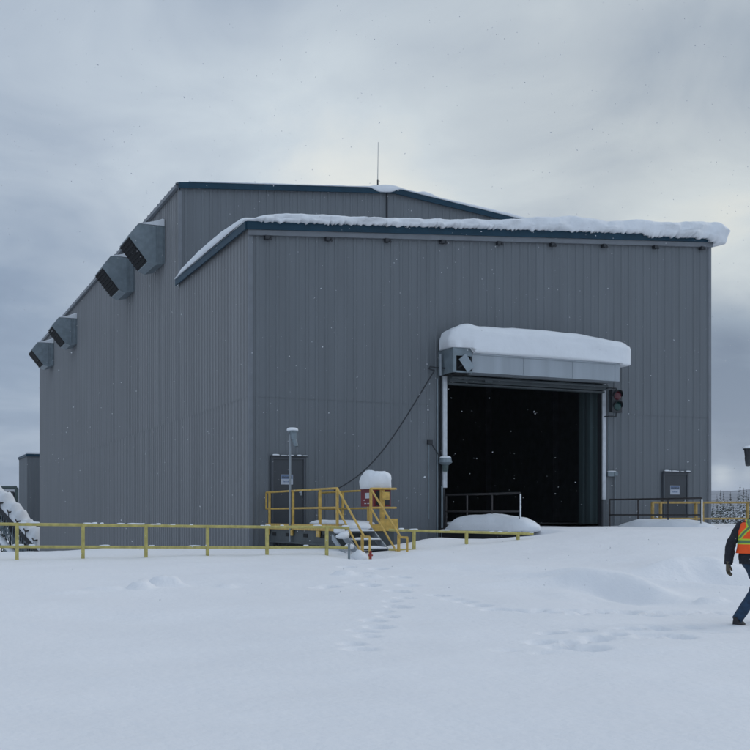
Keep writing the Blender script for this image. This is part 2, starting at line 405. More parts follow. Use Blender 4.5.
# hood above the doorway
HX0, HX1, HV, HZ0, HZ1 = 6.54, 13.16, -1.1, 6.2, 6.80
hoodp = MB(); hoodp.box(HX0+.72, HX1, HV, -.06, HZ0+.02, HZ1); hoodp.box(HX0+.72, HX1+.02, HV-.03, -.07, HZ1+.002, HZ1+.05)
for k in range(1, 3): hoodp.box(HX0+.72+(HX1-HX0-.72)*k/3-.012, HX0+.72+(HX1-HX0-.72)*k/3+.012, HV-.012, HV-.001, HZ0+.03, HZ1-.002)
hoodp.box(HX1-.20, HX1-.17, HV-.015, HV-.001, HZ0+.03, HZ1-.002)
hood = part(hoodp, 'door_hood', 'galvlt', B)
eb = MB()
zt = 7.0
eb.box(HX0, HX0+.02, HV, -.06, HZ0-.01, zt); eb.box(HX0+.021, HX0+.72, HV+.02, -.06, zt-.02, zt)
eb.box(HX0+.021, HX0+.12, HV, HV+.02, HZ0-.01, zt); eb.box(HX0+.12, HX0+.70, HV, HV+.02, zt-.26, zt); eb.box(HX0+.12, HX0+.70, HV, HV+.02, HZ0-.01, HZ0+.05)
part(eb, 'end_housing', 'galv', hood)
eb = MB(); eb.box(HX0+.13, HX0+.70, HV+.12, HV+.14, HZ0, zt-.1); eb.box(HX0+.10, HX0+.70, HV+.03, -.1, HZ0-.03, HZ0-.012); part(eb, 'recess_shade', 'black', hood)  # black panels painted as the shade inside the open end
fl = MB(); cx, cz = HX0+.46, 6.50; a = R(38)
q = []
for dx, dz in ((-.16, -.26), (.16, -.26), (.16, .26), (-.16, .26)):
    q.append((cx+dx*math.cos(a)-dz*math.sin(a), HV-.09, cz+dx*math.sin(a)+dz*math.cos(a)))
fl.prism(q, (0, .015, 0)); part(fl, 'loose_hatch', 'hatch', hood, fixn=True)

# man doors
def mandoor(u0, u1, z0, z1, sx0, sx1, sz0, sz1, label):
    d = MB(); d.box(u0+.07, u1-.07, -.075, -.045, z0, z1-.08)
    o = part(d, 'door', 'door', B); tag(o, label)
    f = MB(); f.box(u0, u0+.068, -.11, -.01, z0, z1-.08); f.box(u1-.068, u1, -.11, -.01, z0, z1-.08); f.box(u0, u1, -.11, -.01, z1-.079, z1)
    part(f, 'frame', 'doorframe', o)
    c = MB(); c.box(u0-.04, u1+.04, -.17, -.112, z1-.01, z1+.03); part(c, 'drip_cap', 'dark', o)
    hh = MB(); hh.box(u1-.22, u1-.14, -.13, -.078, z0+1.0, z0+1.04); hh.box(u1-.17, u1-.13, -.095, -.077, z0+.93, z0+1.12); part(hh, 'handle', 'galvlt', o)
    s = MB(); s.box(sx0, sx1, -.085, -.078, sz0, sz1, 0)
    zm = sz0+(sz1-sz0)*.56; s.box(sx0+.012, sx1-.012, -.0875, -.0855, zm, sz1-.012, 1)
    w = sx1-sx0; h = sz1-sz0; rr = random.Random(3)
    x = sx0+.10*w
    while x < sx1-.14*w:                        # rows too small to read in the photograph: uneven dark strokes
        ww = rr.uniform(.04, .09)*w; s.box(x, x+ww, -.0895, -.0880, zm+.10*h, zm+.10*h+rr.uniform(.12, .18)*h, 2); x += ww+.03*w
    x = sx0+.16*w
    while x < sx1-.2*w:
        ww = rr.uniform(.04, .10)*w; s.box(x, x+ww, -.0875, -.0855, sz0+.22*h, sz0+.22*h+rr.uniform(.10, .16)*h, 1); x += ww+.03*w
    part(s, 'sign', ['signw', 'signb', 'doorframe'], o)
mandoor(.66, 1.80, 1.22, 3.36, .98, 1.38, 2.49, 2.80, 'dark steel door above the yellow-railed deck')
mandoor(15.88, 17.06, 1.02, 3.12, 16.22, 16.65, 2.30, 2.63, 'dark steel door behind the black railing')
# exhaust hoods on the long wall
def vent(v0, dv, k):
    z1, z0 = 13.2, 11.73
    cheek = [(-.05, z1), (-1.12, z1+.02), (-1.50, z1-.52), (-.72, z0-.02), (-.45, z0-.12), (-.05, z0)]
    m = MB(); m.prism([(a, v0, b) for a, b in cheek], (0, dv, 0))
    for a in (-.14, -.34, -.42): m.box(a-.014, a+.014, v0-.03, v0-.001, z0+.02, z1-.02)
    m.prism([(-1.10, v0+.3, z1+.03), (-1.13, v0+.3, z1+.0), (-1.49, v0+.3, z1-.49), (-1.46, v0+.3, z1-.46)], (0, .03, 0))
    m.box(-.30, -.05, v0-.02, v0+dv+.02, z1+.001, z1+.03)
    o = part(m, 'exhaust_hood', 'galv', B, fixn=True)
    n = Vector((-.80, 0, -.60)); p = [Vector((-1.50, 0, z1-.52)), Vector((-.72, 0, z0-.02))]
    lv = MB(); e = (p[1]-p[0]).normalized()
    a, b = p[0]+e*.04+n*.003, p[1]-e*.04+n*.003
    lv.prism([(a.x, v0+.05, a.z), (b.x, v0+.05, b.z), (b.x+n.x*.02, v0+.05, b.z+n.z*.02), (a.x+n.x*.02, v0+.05, a.z+n.z*.02)], (0, dv-.1, 0))  # black plate over the closed mouth, painted as the shade inside
    for q in range(8):
        c = a+(b-a)*((q+.5)/8)+n*.035; lv.box(c.x-.03, c.x+.0, v0+.07, v0+dv-.07, c.z-.012, c.z+.012)
    part(lv, 'louvre', 'black', o, fixn=True)
vs_ = [(11.2, 1.9), (17.1, 1.9), (33.6, 1.9), (43.6, 1.9)]
names = ['nearest the front corner', 'second from the front corner', 'third from the front corner', 'farthest from the front corner']
for k, (v0, dv) in enumerate(vs_):
    vent(v0, dv, k)
    m = MB(); vv = []; n = 12
    for j in range(n+1):
        for i in range(9):
            q = i/8; uu = -.06-1.0*q; hh = .40*(1-q)**1.1*(1-.35*abs(2*j/n-1)**3)+.012+.03*N(uu*4, j*.9, k)*(1-q)
            vv.append((uu, v0+dv*j/n, 13.232+max(.004, hh)))
    m.v = vv; m.f = []
    for j in range(n):
        for i in range(8): m.f.append((j*9+i, j*9+i+1, (j+1)*9+i+1, (j+1)*9+i)); m.m.append(0)
    o = len(m.v)
    m.v += [(x, y, 13.232) for x, y, z in vv]
    for j in range(n):
        for i in range(8): m.f.append((o+j*9+i, o+(j+1)*9+i, o+(j+1)*9+i+1, o+j*9+i+1)); m.m.append(0)
    for j in (0, n):
        for i in range(8): m.f.append((j*9+i, j*9+i+1, o+j*9+i+1, o+j*9+i)); m.m.append(0)
    tag(m.build('snow_wedge', 'snowcap', smooth=False, loc=(-.5, v0+dv/2, 13.23), fixn=True), 'wedge of snow on the exhaust hood '+names[k], 'snow', 'snow on the exhaust hoods')

# ------------------------------------------------------------------ snow on the roofs
TT = [(-.3,.02),(0.03,.03),(0.32,.14),(0.88,.26),(1.58,.25),(2.59,.25),(4.16,.23),(5.98,.24),(7.29,.27),(8.85,.31),(10.46,.44),(11.28,.5),(11.91,.53),(12.55,.47),(13.2,.38),(14.52,.48),(15.65,.44),(16.34,.43),(17.52,.50),(18.3,.48),(18.6,.40),(18.9,.25)]
def Tu(u):
    for (a, x), (b, y) in zip(TT, TT[1:]):
        if a <= u <= b: return x+(y-x)*(u-a)/(b-a)
    return .02 if u < 0 else .25
m = MB(); rings = []; u = -.25; ST = .05
END = 18.74
while u <= END+.001:
    T = Tu(u)+.05*N(u*1.6, 1.2)+.012*N(u*5, 4)
    T = max(.02, T)
    edge = ss(-.25, .25, u)
    dr = (.045+.07*N(u*6, 9)+.085*N(u*15, 3)+.03*ss(.3, .6, N(u*1.7, 8)))*ss(-.1, .5, u)
    dr = max(-.02, dr)+.10*ss(14.8, 15.1, u)*(1+.6*N(u*2.1, 5))
    over = .05+.13*edge*(1+.5*N(u*1.4, 6))+.12*ss(14.9, 16.5, u)
    curl = ss(17.9, END, u)
    rf_ = aroof(u)
    low = rf_-dr-.22*ss(17.6, 18.3, u)
    if u > 18.3: low += .12*ss(18.5, END, u)
    hi = rf_+T-.06*curl**2
    if u > END-.16:
        q = (u-(END-.16))/.16; mid = (low+hi)/2; k = math.sqrt(max(.02, 1-q*q)); low = mid+(low-mid)*k; hi = mid+(hi-mid)*k; over *= k
    f0 = -.16-.052
    H = hi-low
    back = hi
    def fy(q, k): return f0-over*k*(1+.8*N(u*1.5, q*2.3, 4)+.16*N(u*5, q*5, 8))
    ring = [(u, L1-.06, rf_-.02), (u, f0-.002, rf_-.02) if u < 18.2 else (u, .3, low+.03), (u, f0-.004, low+.0), (u, fy(0, .55), low-.004), (u, fy(.15, .95), low+H*.15), (u, fy(.3, 1.1), low+H*.30), (u, fy(.45, 1.0), low+H*.45),
            (u, fy(.6, 1.05), low+H*.62), (u, fy(.8, .8), low+H*.80), (u, fy(.9, .45), low+H*.92), (u, f0+.08, low+H*.97), (u, f0+.35, hi)]
    for vq in (.6, 1.2, 2, 3, 4, 5, 6, 7, 8):
        ring.append((u, vq, hi+.05*N(u*.8, vq*.8, 3)-.05+.12*ss(0, 1.5, u)*ss(3, 8, vq)*N(u*.3, vq*.3, 9)))
    ring.append((u, L1-.06, hi-.02))
    rings.append(ring); u += ST
m.loft(rings)
tag(m.build('roof_snow', 'snowcap', smooth=True, fixn=True), 'thick snow layer overhanging the lower front roof above the doorway', 'snow')
# drift along the sloping left edge of the lower roof, seen as a white band above the navy trim
m = MB(); rings = []
for j in range(60):
    v = -.2+(L1-.05+.2)*j/59; t = v/L1
    T = (.16+.22*math.sin(math.pi*min(1, max(0, t))**.9)+.03*N(v*1.7, 5))*(1-ss(.90, 1.0, t))+.03
    T = max(.03, T*ss(-.25, .5, v))
    z0 = aroof(0)
    rings.append([(-.20, v, z0+.004), (-.225, v, z0+T*.35), (-.18, v, z0+T*.75), (-.05, v, z0+T), (.25, v, z0+T+.03), (.7, v, z0+T+.02), (.9, v, z0+.05)])
m.loft(rings)
tag(m.build('roof_snow', 'snowcap', smooth=True, fixn=True), 'white ridge of snow along the left edge of the lower roof', 'snow')
# thin snow on the upper roof gable
m = MB(); rings = []; u = 0.3
while u < 17.9:
    T = .05+.035*N(u*1.2, 2)+.02*N(u*4, 7)+.10*math.exp(-((u-8.7)/.75)**2)+.12*math.exp(-((u-10.6)/.4)**2)+.10*ss(9.5, 14, u)
    dr = .20*math.exp(-((u-8.6)/.55)**4)+.01*N(u*9, 2)
    z0 = mroof(u)+.045
    rings.append([(u, L1+6, z0+.006), (u, L1-.20, z0+.0), (u, L1-.205, z0-dr), (u, L1-.25, z0-dr*.8), (u, L1-.26, z0+T*.5), (u, L1-.16, z0+T*.9), (u, L1+.1, z0+T), (u, L1+2, z0+T+.03), (u, L1+6, z0+T)])
    u += .08
m.loft(rings)
tag(m.build('roof_snow', 'snowcap', smooth=True, fixn=True), 'thin snow lying along the peak of the upper gable roof', 'snow')

# snow on the door hood
m = MB()
def hw(x, y, z):
    z -= .10*ss(11.6, 13.9, x); z += .09*math.exp(-((x-6.95)/.42)**4)*ss(6.9, 7.5, z)
    return [x, y-.0, z]
superell(m, ((6.42+13.72)/2, -.66, 7.0), (13.72-6.42)/2, .60, .80, .42, .30, nu=180, nv=26, amp=.05, fr=1.1, below=.16, warp=hw, strata=.09)
for i, p in enumerate(m.v):                     # sit behind on the wall, on top of the hood
    x, y, z = p
    zb = 7.003 if x < HX0+.73 else 6.853
    if z < zb and x < HX1+.02: z = zb
    m.v[i] = (x, min(y, -.045), z)
tag(m.build('hood_snow', 'snowcap', smooth=True), 'thick rounded slab of snow on the grey hood over the big doorway', 'snow')

# snow on drip caps
for (a, b, z, lb) in ((.66, 1.80, 3.39, 'thin crumbs of snow on the cap of the door behind the yellow-railed deck'), (15.88, 17.06, 3.15, 'thin crumbs of snow on the cap of the door behind the black railing')):
    m = MB(); rr = random.Random(int(a*10)); x = a+.02
    while x < b-.1:
        w = rr.uniform(.08, .28); superell(m, (x+w/2, -.14, z), w/2, .035, rr.uniform(.02, .05), .6, .6, nu=14, nv=6, amp=.005, below=.0); x += w+rr.choice((.0, .03, .1))
    tag(m.build('snow_crumbs', 'snowcap', smooth=True), lb, 'snow', kind='stuff')

# antenna
A = empty('roof_antenna', (8.55, 9.3, 15.15), 'thin whip antenna standing on the snowy roof peak', 'antenna')
a = MB(); a.tube((8.55, 9.3, 15.1), (8.55, 9.3, 15.65), .035, 8); part(a, 'base', 'dark', A)
a = MB(); a.tube((8.55, 9.3, 15.65), (8.57, 9.3, 17.25), .016, 6, .009); part(a, 'whip', 'pole', A)

# ------------------------------------------------------------------ railings
def rail_line(root, pts, ztop, zmid, r, posts, zb, matn, closed_end=True):
    """pts: plan polyline; posts: list of plan points with the ground height"""
    t = MB(); t.path([(x, y, z) for (x, y), z in zip(pts, ztop)], r, 8); part(t, 'top_rail', matn, root, smooth=False)
    t = MB(); t.path([(x, y, z) for (x, y), z in zip(pts, zmid)], r*.9, 8); part(t, 'mid_rail', matn, root)
    for (x, y, z1), z0 in zip(posts, zb):
        t = MB(); t.tube((x, y, z0), (x, y, z1), r, 8); part(t, 'post', matn, root)

# long yellow fence
FV = -7.5
def fplane(x):
    a = (x-375)/1080; t = (FV-CV)/(a*RY+FY); return CU+t*(a*RX+FX), t
def fence(cols, xs_, ytop, gap, label):
    us = [fplane(x) for x in xs_]
    zt = [1.5-(y-516)*t/1080 for (u, t), y in zip(us, ytop)]
    root = empty('yellow_fence', (us[len(us)//2][0], FV, .4), label, 'fence', 'faded yellow pipe fences')
    t = MB(); t.path([(u, FV, z) for (u, _), z in zip(us, zt)], .033, 8); part(t, 'top_rail', 'yellow2', root)
    t = MB(); t.path([(u, FV, z-gap) for (u, _), z in zip(us, zt)], .030, 8); part(t, 'mid_rail', 'yellow2', root)
    for c in cols:
        (u, q) = fplane(c)
        # height by interpolation
        for (a, za), (b, zb) in zip(zip([k[0] for k in us], zt), list(zip([k[0] for k in us], zt))[1:]):
            if a-.01 <= u <= b+.01: z = za+(zb-za)*(u-a)/(b-a)
        t = MB(); t.box(u-.034, u+.034, FV-.034, FV+.034, ground(u, FV)-.3, z+.035); part(t, 'post', 'yellow2', root)
    return us, zt
usA, ztA = fence([-112, -48, 17, 83, 146, 207.5, 267, 326.7], [-170, 17, 83, 146, 207.5, 267, 326.7, 349], [522, 524.3, 525, 525.8, 526.5, 527, 527, 528], .49, 'long faded yellow pipe fence in the snow, left of the stairs')
usB, ztB = fence([414, 466.5, 518], [389, 414, 440, 466, 518, 533], [530, 530.8, 531.5, 532, 533.5, 534], .49, 'short faded yellow pipe fence sinking into snow right of the stairs')
rr = random.Random(4)
def railsnow(us, zt, k, label, xa):
    m = MB()
    for q in range(k):
        i = rr.randrange(xa, len(us)-1); f_ = rr.random(); u = us[i][0]+(us[i+1][0]-us[i][0])*f_; z = zt[i]+(zt[i+1]-zt[i])*f_
        dz = rr.choice((.034, .034, -.49+.034))
        superell(m, (u, FV, z+dz), rr.uniform(.04, .13), .026, rr.uniform(.012, .03), .7, .8, nu=16, nv=6, amp=.01, fr=6, seed=q, below=.01)
    return tag(m.build('rail_snow', 'snowcap', smooth=True), label, 'snow', kind='stuff')
railsnow(usA, ztA, 26, 'scattered crumbs of snow on the rails of the long yellow fence', 1)
railsnow(usB, ztB, 8, 'scattered crumbs of snow on the rails of the short yellow fence', 0)

# deck with stairs ---------------------------------------------------
DK = empty('entry_deck', (1.3, -3, .5), 'raised yellow-railed steel deck with stairs in front of the left door', 'deck')
dl, dr_, de = .49, 2.2, -5.94
zt, zm, zf = 2.23, 1.72, 1.27
p = MB(); p.box(dl+.05, dr_-.05, de+.05, -.2, zf-.08, zf-.01); part(p, 'platform', 'skirt', DK)
p = MB(); p.box(dl-.04, dl+.045, de, -.15, zf-.17, zf); p.box(dl-.04, dr_+.04, de-.045, de-.001, zf-.17, zf+.001); p.box(dr_-.045, dr_+.04, de, -.15, zf-.17, zf)
part(p, 'edge_beam', 'yellow', DK)
p = MB(); p.box(dl+.0, dl+.06, de+.1, -.3, .72, zf-.172); p.box(dl+.01, dr_-.05, de+.03, de+.09, .72, zf-.172); p.box(dr_-.1, dr_-.04, de+.1, -.3, .72, zf-.172)
p.box(dl-.03, dl-.001, de+.1, -.3, .70, .755)
part(p, 'skirt_panel', 'skirt', DK)
for v in (-.9, -2.1, -3.6, -4.9):
    p = MB(); p.box(dl-.012, dl-.002, v-.16, v+.16, .90, 1.0); part(p, 'pocket_shade', 'black', DK)  # flat black plate on the skirt, painted as the shade in a hole
for (x, y) in ((dl+.1, -.6), (dl+.1, de+.35), (dr_-.15, -.6), (dr_-.15, de+.35)):
    p = MB(); p.box(x, x+.1, y, y+.1, -.1, .72); part(p, 'leg', 'dark', DK)
def post(x, y, z0, z1, root, m_='yellow', r=.03):
    p = MB(); p.box(x-r, x+r, y-r, y+r, z0, z1); part(p, 'post', m_, root)
    return p
p = MB(); p.path([(dl, -.3, zt), (dl, de, zt)], .028, 8); part(p, 'top_rail', 'yellow', DK)
p = MB(); p.path([(dl, -.3, zm), (dl, de, zm)], .026, 8); part(p, 'mid_rail', 'yellow', DK)
for y in (-.42, -2.56, -4.72): post(dl, y, .95, zt, DK); q = MB(); q.box(dl-.075, dl-.042, y-.12, y+.12, .93, zf-.175); part(q, 'post_bracket', 'yellow', DK)
p = MB(); p.path([(dl, -.10, zt), (dl, -.3, zt)], .028, 8); p.path([(dl, -.10, zm), (dl, -.3, zm)], .026, 8); p.path([(dl, -.10, zm), (dl, -.10, zt)], .028, 8); part(p, 'rail_return', 'yellow', DK)
sr = 1.45
p = MB(); p.path([(dr_, -.2, zt), (dr_, de, zt), (sr, de, zt)], .028, 8); part(p, 'top_rail', 'yellow', DK)
p = MB(); p.path([(dr_, -.2, zm), (dr_, de, zm), (sr, de, zm)], .026, 8); part(p, 'mid_rail', 'yellow', DK)
for y in (-.25, -2.2, -4.1): post(dr_, y, zf, zt, DK)
# stair
sv = -8.1
def stair_rail(u, y1, y2, zlow):
    p = MB(); p.path([(u, de, zt), (u, y1, zlow), (u, y2, zlow), (u, y2, zlow-.62)], .028, 8); part(p, 'stair_handrail', 'yellow', DK)
    p = MB(); p.path([(u, de, zt), (u, de, zm), (u, y1+.05, zlow-.50)], .026, 8); part(p, 'stair_mid_rail', 'yellow', DK)
    post(u, y1+.12, .2, zlow+.05, DK); post(u, de-.02, zf, zt, DK)
stair_rail(dl, -7.72, -8.05, .99); stair_rail(sr, -7.80, -8.18, .97)
for u in (dl+.05, sr-.05):
    p = MB(); p.prism([(u-.02, de-.05, zf-.02), (u-.02, sv+.1, .25), (u-.02, sv+.1, .02), (u-.02, de-.05, zf-.24)], (.04, 0, 0)); part(p, 'stringer', 'galvlt', DK, fixn=True)
nst = 5
for k in range(nst):
    f_ = (k+.7)/nst; y = de-.05+(sv+.15-de)*f_; z = zf-.02+(.2-zf)*f_
    p = MB(); p.box(dl+.08, sr-.08, y-.13, y+.13, z-.04, z); part(p, 'tread', 'skirt', DK)
# yellow pedestal under the red cabinet
p = MB(); p.box(1.80, 1.90, -5.86, -5.76, zf, 2.2); p.box(1.72, 2.24, de-.03, de+.0, zf-.001, zf+.16); part(p, 'pedestal', 'yellow', DK)
p = MB(); p.box(1.76, 1.96, de-.10, de-.032, 1.93, 2.14); part(p, 'junction_box', 'yellow', DK)
# snow on the stair and the deck
m = MB(); superell(m, (1.30, -4.3, zf-.005), .66, 1.5, .13, .8, .7, nu=48, nv=12, amp=.03, below=.0)
tag(m.build('snow_pile', 'snowcap', smooth=True), 'low smooth snow drift on the deck beside the yellow edge beam', 'snow')
m = MB(); superell(m, (1.0, -6.1, zf-.08), .34, .26, .13, .7, .8, nu=40, nv=12, amp=.06, fr=2, below=.04)
tag(m.build('snow_pile', 'snowcap', smooth=True), 'lump of snow on the top step of the stairs', 'snow')
m = MB(); rr = random.Random(8)
for k in range(nst):
    f_ = (k+.7)/nst; y = de-.05+(sv+.15-de)*f_; z = zf-.02+(.2-zf)*f_
    superell(m, ((dl+sr)/2, y-.02, z+.001), .41, .13, .06, .8, .4, nu=30, nv=6, amp=.012, fr=5, below=.0)
tag(m.build('tread_snow', 'snowcap', smooth=True), 'thin snow lying on the treads of the stairs', 'snow', kind='stuff')
m = MB()
for (x, y, z, a, b, c_) in ((.30, -6.75, .98, .16, .22, .10), (.30, -7.2, .72, .13, .16, .09), (.44, -7.55, .45, .2, .3, .2), (.40, -6.3, 1.1, .12, .2, .1)):
    superell(m, (x, y, z), a, b, c_, .9, .9, nu=24, nv=10, amp=.05, fr=4, below=.06)
tag(m.build('snow_pile', 'snowcap', smooth=True), 'broken clumps of snow clinging to the left stringer of the stairs', 'snow')
p = MB(); p.prism([(dl-.25, de-.25, 1.02), (dl-.25, sv+.35, .22), (dl-.25, sv+.35, .10), (dl-.25, de-.25, .88)], (.04, 0, 0)); part(p, 'outer_stringer', 'galvlt', DK, fixn=True)
# red hydrant-like valve at the stair foot, grey stub post
V_ = empty('red_valve_post', (1.0, -8.6, .5), 'small red capped post at the foot of the stairs', 'post')
u_, _ = D(370.5, 25.9); 
def Dz(x, Z): return D(x, Z)
vx_, vy_ = D(370.5, 25.8); V_.location = (vx_, vy_, .4)
p = MB(); p.tube((vx_, vy_, .2), (vx_, vy_, .62), .03, 12); p.tube((vx_-.055, vy_, .56), (vx_+.055, vy_, .56), .022, 8); part(p, 'body', 'red', V_)
p = MB(); p.tube((vx_, vy_, .62), (vx_, vy_, .67), .04, 12, .02); part(p, 'cap', 'red', V_)
M['red_bright'] = mat('red_paint', (.28, .03, .022), .5); 
for ch in V_.children: ch.data.materials[0] = M['red_bright']
gx, gy = D(349, 26.4)
p = MB(); p.box(gx-.022, gx+.022, gy-.022, gy+.022, .1, .80); p.box(gx-.03, gx+.03, gy-.03, gy+.03, .801, .815)
tag(p.build('stub_post', 'galv', loc=(gx, gy, .1)), 'short grey stub post where the long yellow fence ends', 'post')

# red cabinet and its snow cap
RC = empty('red_cabinet', (2.0, -4.9, 1.76), 'dark red cabinet on the yellow deck railing under a tall snow cap', 'cabinet')
p = MB(); p.box(1.70, 2.19, -5.62, -4.72, 1.76, 2.22); p.box(1.68, 2.16, -5.66, -4.70, 2.221, 2.245); part(p, 'cabinet_body', 'red', RC)
p = MB()
p.box(1.688, 1.698, -5.30, -5.03, 1.98, 2.13, 0)
for y0, y1, z0, z1 in ((-5.40, -5.34, 1.90, 1.93), (-5.30, -5.18, 1.83, 1.85), (-5.10, -4.98, 1.83, 1.85), (-5.0, -4.93, 1.92, 1.95)): p.box(1.69, 1.698, y0, y1, z0, z1, 0)
part(p, 'marking', 'white', RC)
p = MB(); p.box(1.74, 2.15, -5.632, -5.621, 1.80, 2.18); part(p, 'cabinet_door', 'dark', RC)
m = MB(); superell(m, (1.93, -5.16, 2.247), .32, .52, .46, .42, .55, nu=64, nv=26, amp=.08, fr=2.4, seed=3, below=.012, strata=.08)
tag(m.build('cabinet_snow', 'snowcap', smooth=True), 'tall block of snow standing on the dark red cabinet', 'snow')

# lamp poles
def lamp(x, y, z0, z1, side, label, slabel, k=1.0):
    r0 = empty('lamp_pole', (x, y, z0), label, 'lamp', 'slim lamp poles')
    p = MB(); p.tube((x, y, z0), (x, y, z1), .032, 8); part(p, 'pole', 'pole', r0)
    p = MB(); s = side
    p.tube((x, y, z1), (x+.06*s*k, y, z1+.05), .03, 6); p.tube((x+.10*s*k, y-.02, z1-.14*k), (x+.10*s*k, y-.02, z1+.08), .085*k, 12, .11*k); p.tube((x+.08*s*k, y-.02, z1+.081), (x+.08*s*k, y-.02, z1+.115), .15*k, 12)
    p.tube((x+.12*s*k, y-.02, z1-.14*k), (x+.16*s*k, y-.08, z1-.34*k), .08*k, 12, .06*k)
    part(p, 'lamp_head', 'galv' if k == 1 else 'dark', r0)
    m = MB(); superell(m, (x+.08*s*k, y, z1+.118), .17*k, .14*k, .09, .8, .9, nu=28, nv=10, amp=.02, fr=4, below=.0)
    tag(m.build('lamp_snow', 'snowcap', smooth=True), slabel, 'snow', 'snow on the lamp heads')
lamp(.42, -2.5, .75, 3.86, 1, 'slim grey pole with a snow-capped lamp beside the left door', 'small cap of snow on the lamp beside the left door')
lx, ly = D(751.2, 36.5)
lamp(lx, ly, .6, 3.66, -1, 'slim grey pole with a dark lamp at the far right above the walker', 'small cap of snow on the lamp at the far right', 1.35)

# apron in front of the big door ---------------------------------------
AP = empty('loading_apron', (10, -2.5, .6), 'dark-sided raised apron under snow in front of the big doorway', 'platform')
p = MB(); p.box(6.55, 13.6, -4.95, -.08, 1.02, 1.10); part(p, 'deck_plate', 'rust', AP)
p = MB(); p.box(6.58, 6.70, -4.9, -.1, -.2, 1.018); part(p, 'side_wall', 'black', AP)  # shadow below the snow bank put into the black colour
def dark_rail(u, zt, label, posts, white_last, zb=1.0):
    r0 = empty('pipe_railing', (u, -2.5, 1.1), label, 'railing', 'black pipe railings beside the big doorway')
    p = MB(); p.path([(u, posts[0], zt), (u, posts[-1], zt-.02)], .03, 8); part(p, 'top_rail', 'rust', r0)
    p = MB(); p.path([(u, posts[0], zt-.55), (u, posts[-1], zt-.56)], .026, 8); part(p, 'mid_rail', 'rust', r0)
    for k, v in enumerate(posts):
        p = MB(); p.tube((u, v, zb), (u, v, zt-.012), .03, 8); part(p, 'post', 'rust', r0)
    if white_last:
        v = posts[-1]; m = MB(); m.box(u-.03, u+.01, v-.05, v-.031, zb+.02, zt-.05)
        for i in range(9): superell(m, (u-.01, v-.045, zb+.1+i*(zt-zb-.2)/9), rr.uniform(.015, .03), .02, .05, .9, .9, nu=10, nv=6, amp=.01, fr=9, seed=i, below=.05)
        tag(m.build('post_snow', 'snowcap', smooth=True), white_last, 'snow', 'snow plastered on the railing end posts')
    return r0
rl = dark_rail(6.79, 2.2, 'thin black pipe railing left of the big doorway, deep in snow', [-.15, -1.59, -3.17, -4.8], 'snow plastered on the end post of the railing left of the doorway')
p = MB(); p.tube((6.79, -4.8, 1.3), (6.3, -5.9, .6), .012, 6); part(p, 'stay_cable', 'rust', rl)
dark_rail(13.44, 2.09, 'black pipe railing between the big doorway and the right door', [-.15, -1.77, -3.35, -4.96], 'snow plastered on the end post of the railing right of the doorway')
# yellow railing right
r0 = empty('yellow_railing', (16, -1.5, 1), 'orange-yellow railing running past the right corner of the building', 'railing')
p = MB(); p.path([(14.25, -1.5, 1.97), (16.4, -1.5, 1.98), (26, -1.5, 2.05)], .036, 8); part(p, 'top_rail', 'yellow3', r0)
p = MB(); p.path([(14.25, -1.5, 1.40), (26, -1.5, 1.42)], .034, 8); part(p, 'mid_rail', 'yellow3', r0)
for u in (14.27, 14.62, 16.2, 16.5, 18.6, 20.6, 22.6, 24.6): post(u, -1.5, .5, 1.97, r0, 'yellow3', r=.042)

# snow banks
m = MB()
def wl(x, y, z): return [x+.10*math.sin(y*1.3), y, z-.35*ss(-1.6, -.2, y)*(1 if z > 1.1 else 0)*min(1, (z-1.1)/.2 if z > 1.1 else 0)]
superell(m, (6.95, -2.85, 1.08), .62, 2.55, .46, .8, .75, nu=90, nv=26, amp=.07, fr=.9, seed=2, below=.10, warp=wl)
tag(m.build('snow_bank', 'snowcap', smooth=True), 'rounded snow bank around the railing left of the big doorway', 'snow', 'snow banks beside the doorway railings')
m = MB()
superell(m, (13.5, -3.1, 1.05), .7, 2.3, .33, .8, .8, nu=90, nv=26, amp=.06, fr=.9, seed=5, below=.10)
tag(m.build('snow_bank', 'snowcap', smooth=True), 'low snow bank around the black railing near the right door', 'snow', 'snow banks beside the doorway railings')
m = MB(); sx, sy = D(732, 37.5)
superell(m, (sx, sy, .85), .9, .6, .32, .9, .9, nu=60, nv=20, amp=.06, fr=1.2, seed=9, below=.10)
tag(m.build('snow_bank', 'snowcap', smooth=True), 'small snow heap under the yellow railing at the right edge', 'snow')
m = MB(); superell(m, (8.1, .1, ZF+.0), 1.3, .25, .10, .8, .5, nu=90, nv=10, amp=.04, fr=2, below=.05)
tag(m.build('snow_drift', 'snowcap', smooth=True), 'blown snow lying across the threshold of the big doorway', 'snow')

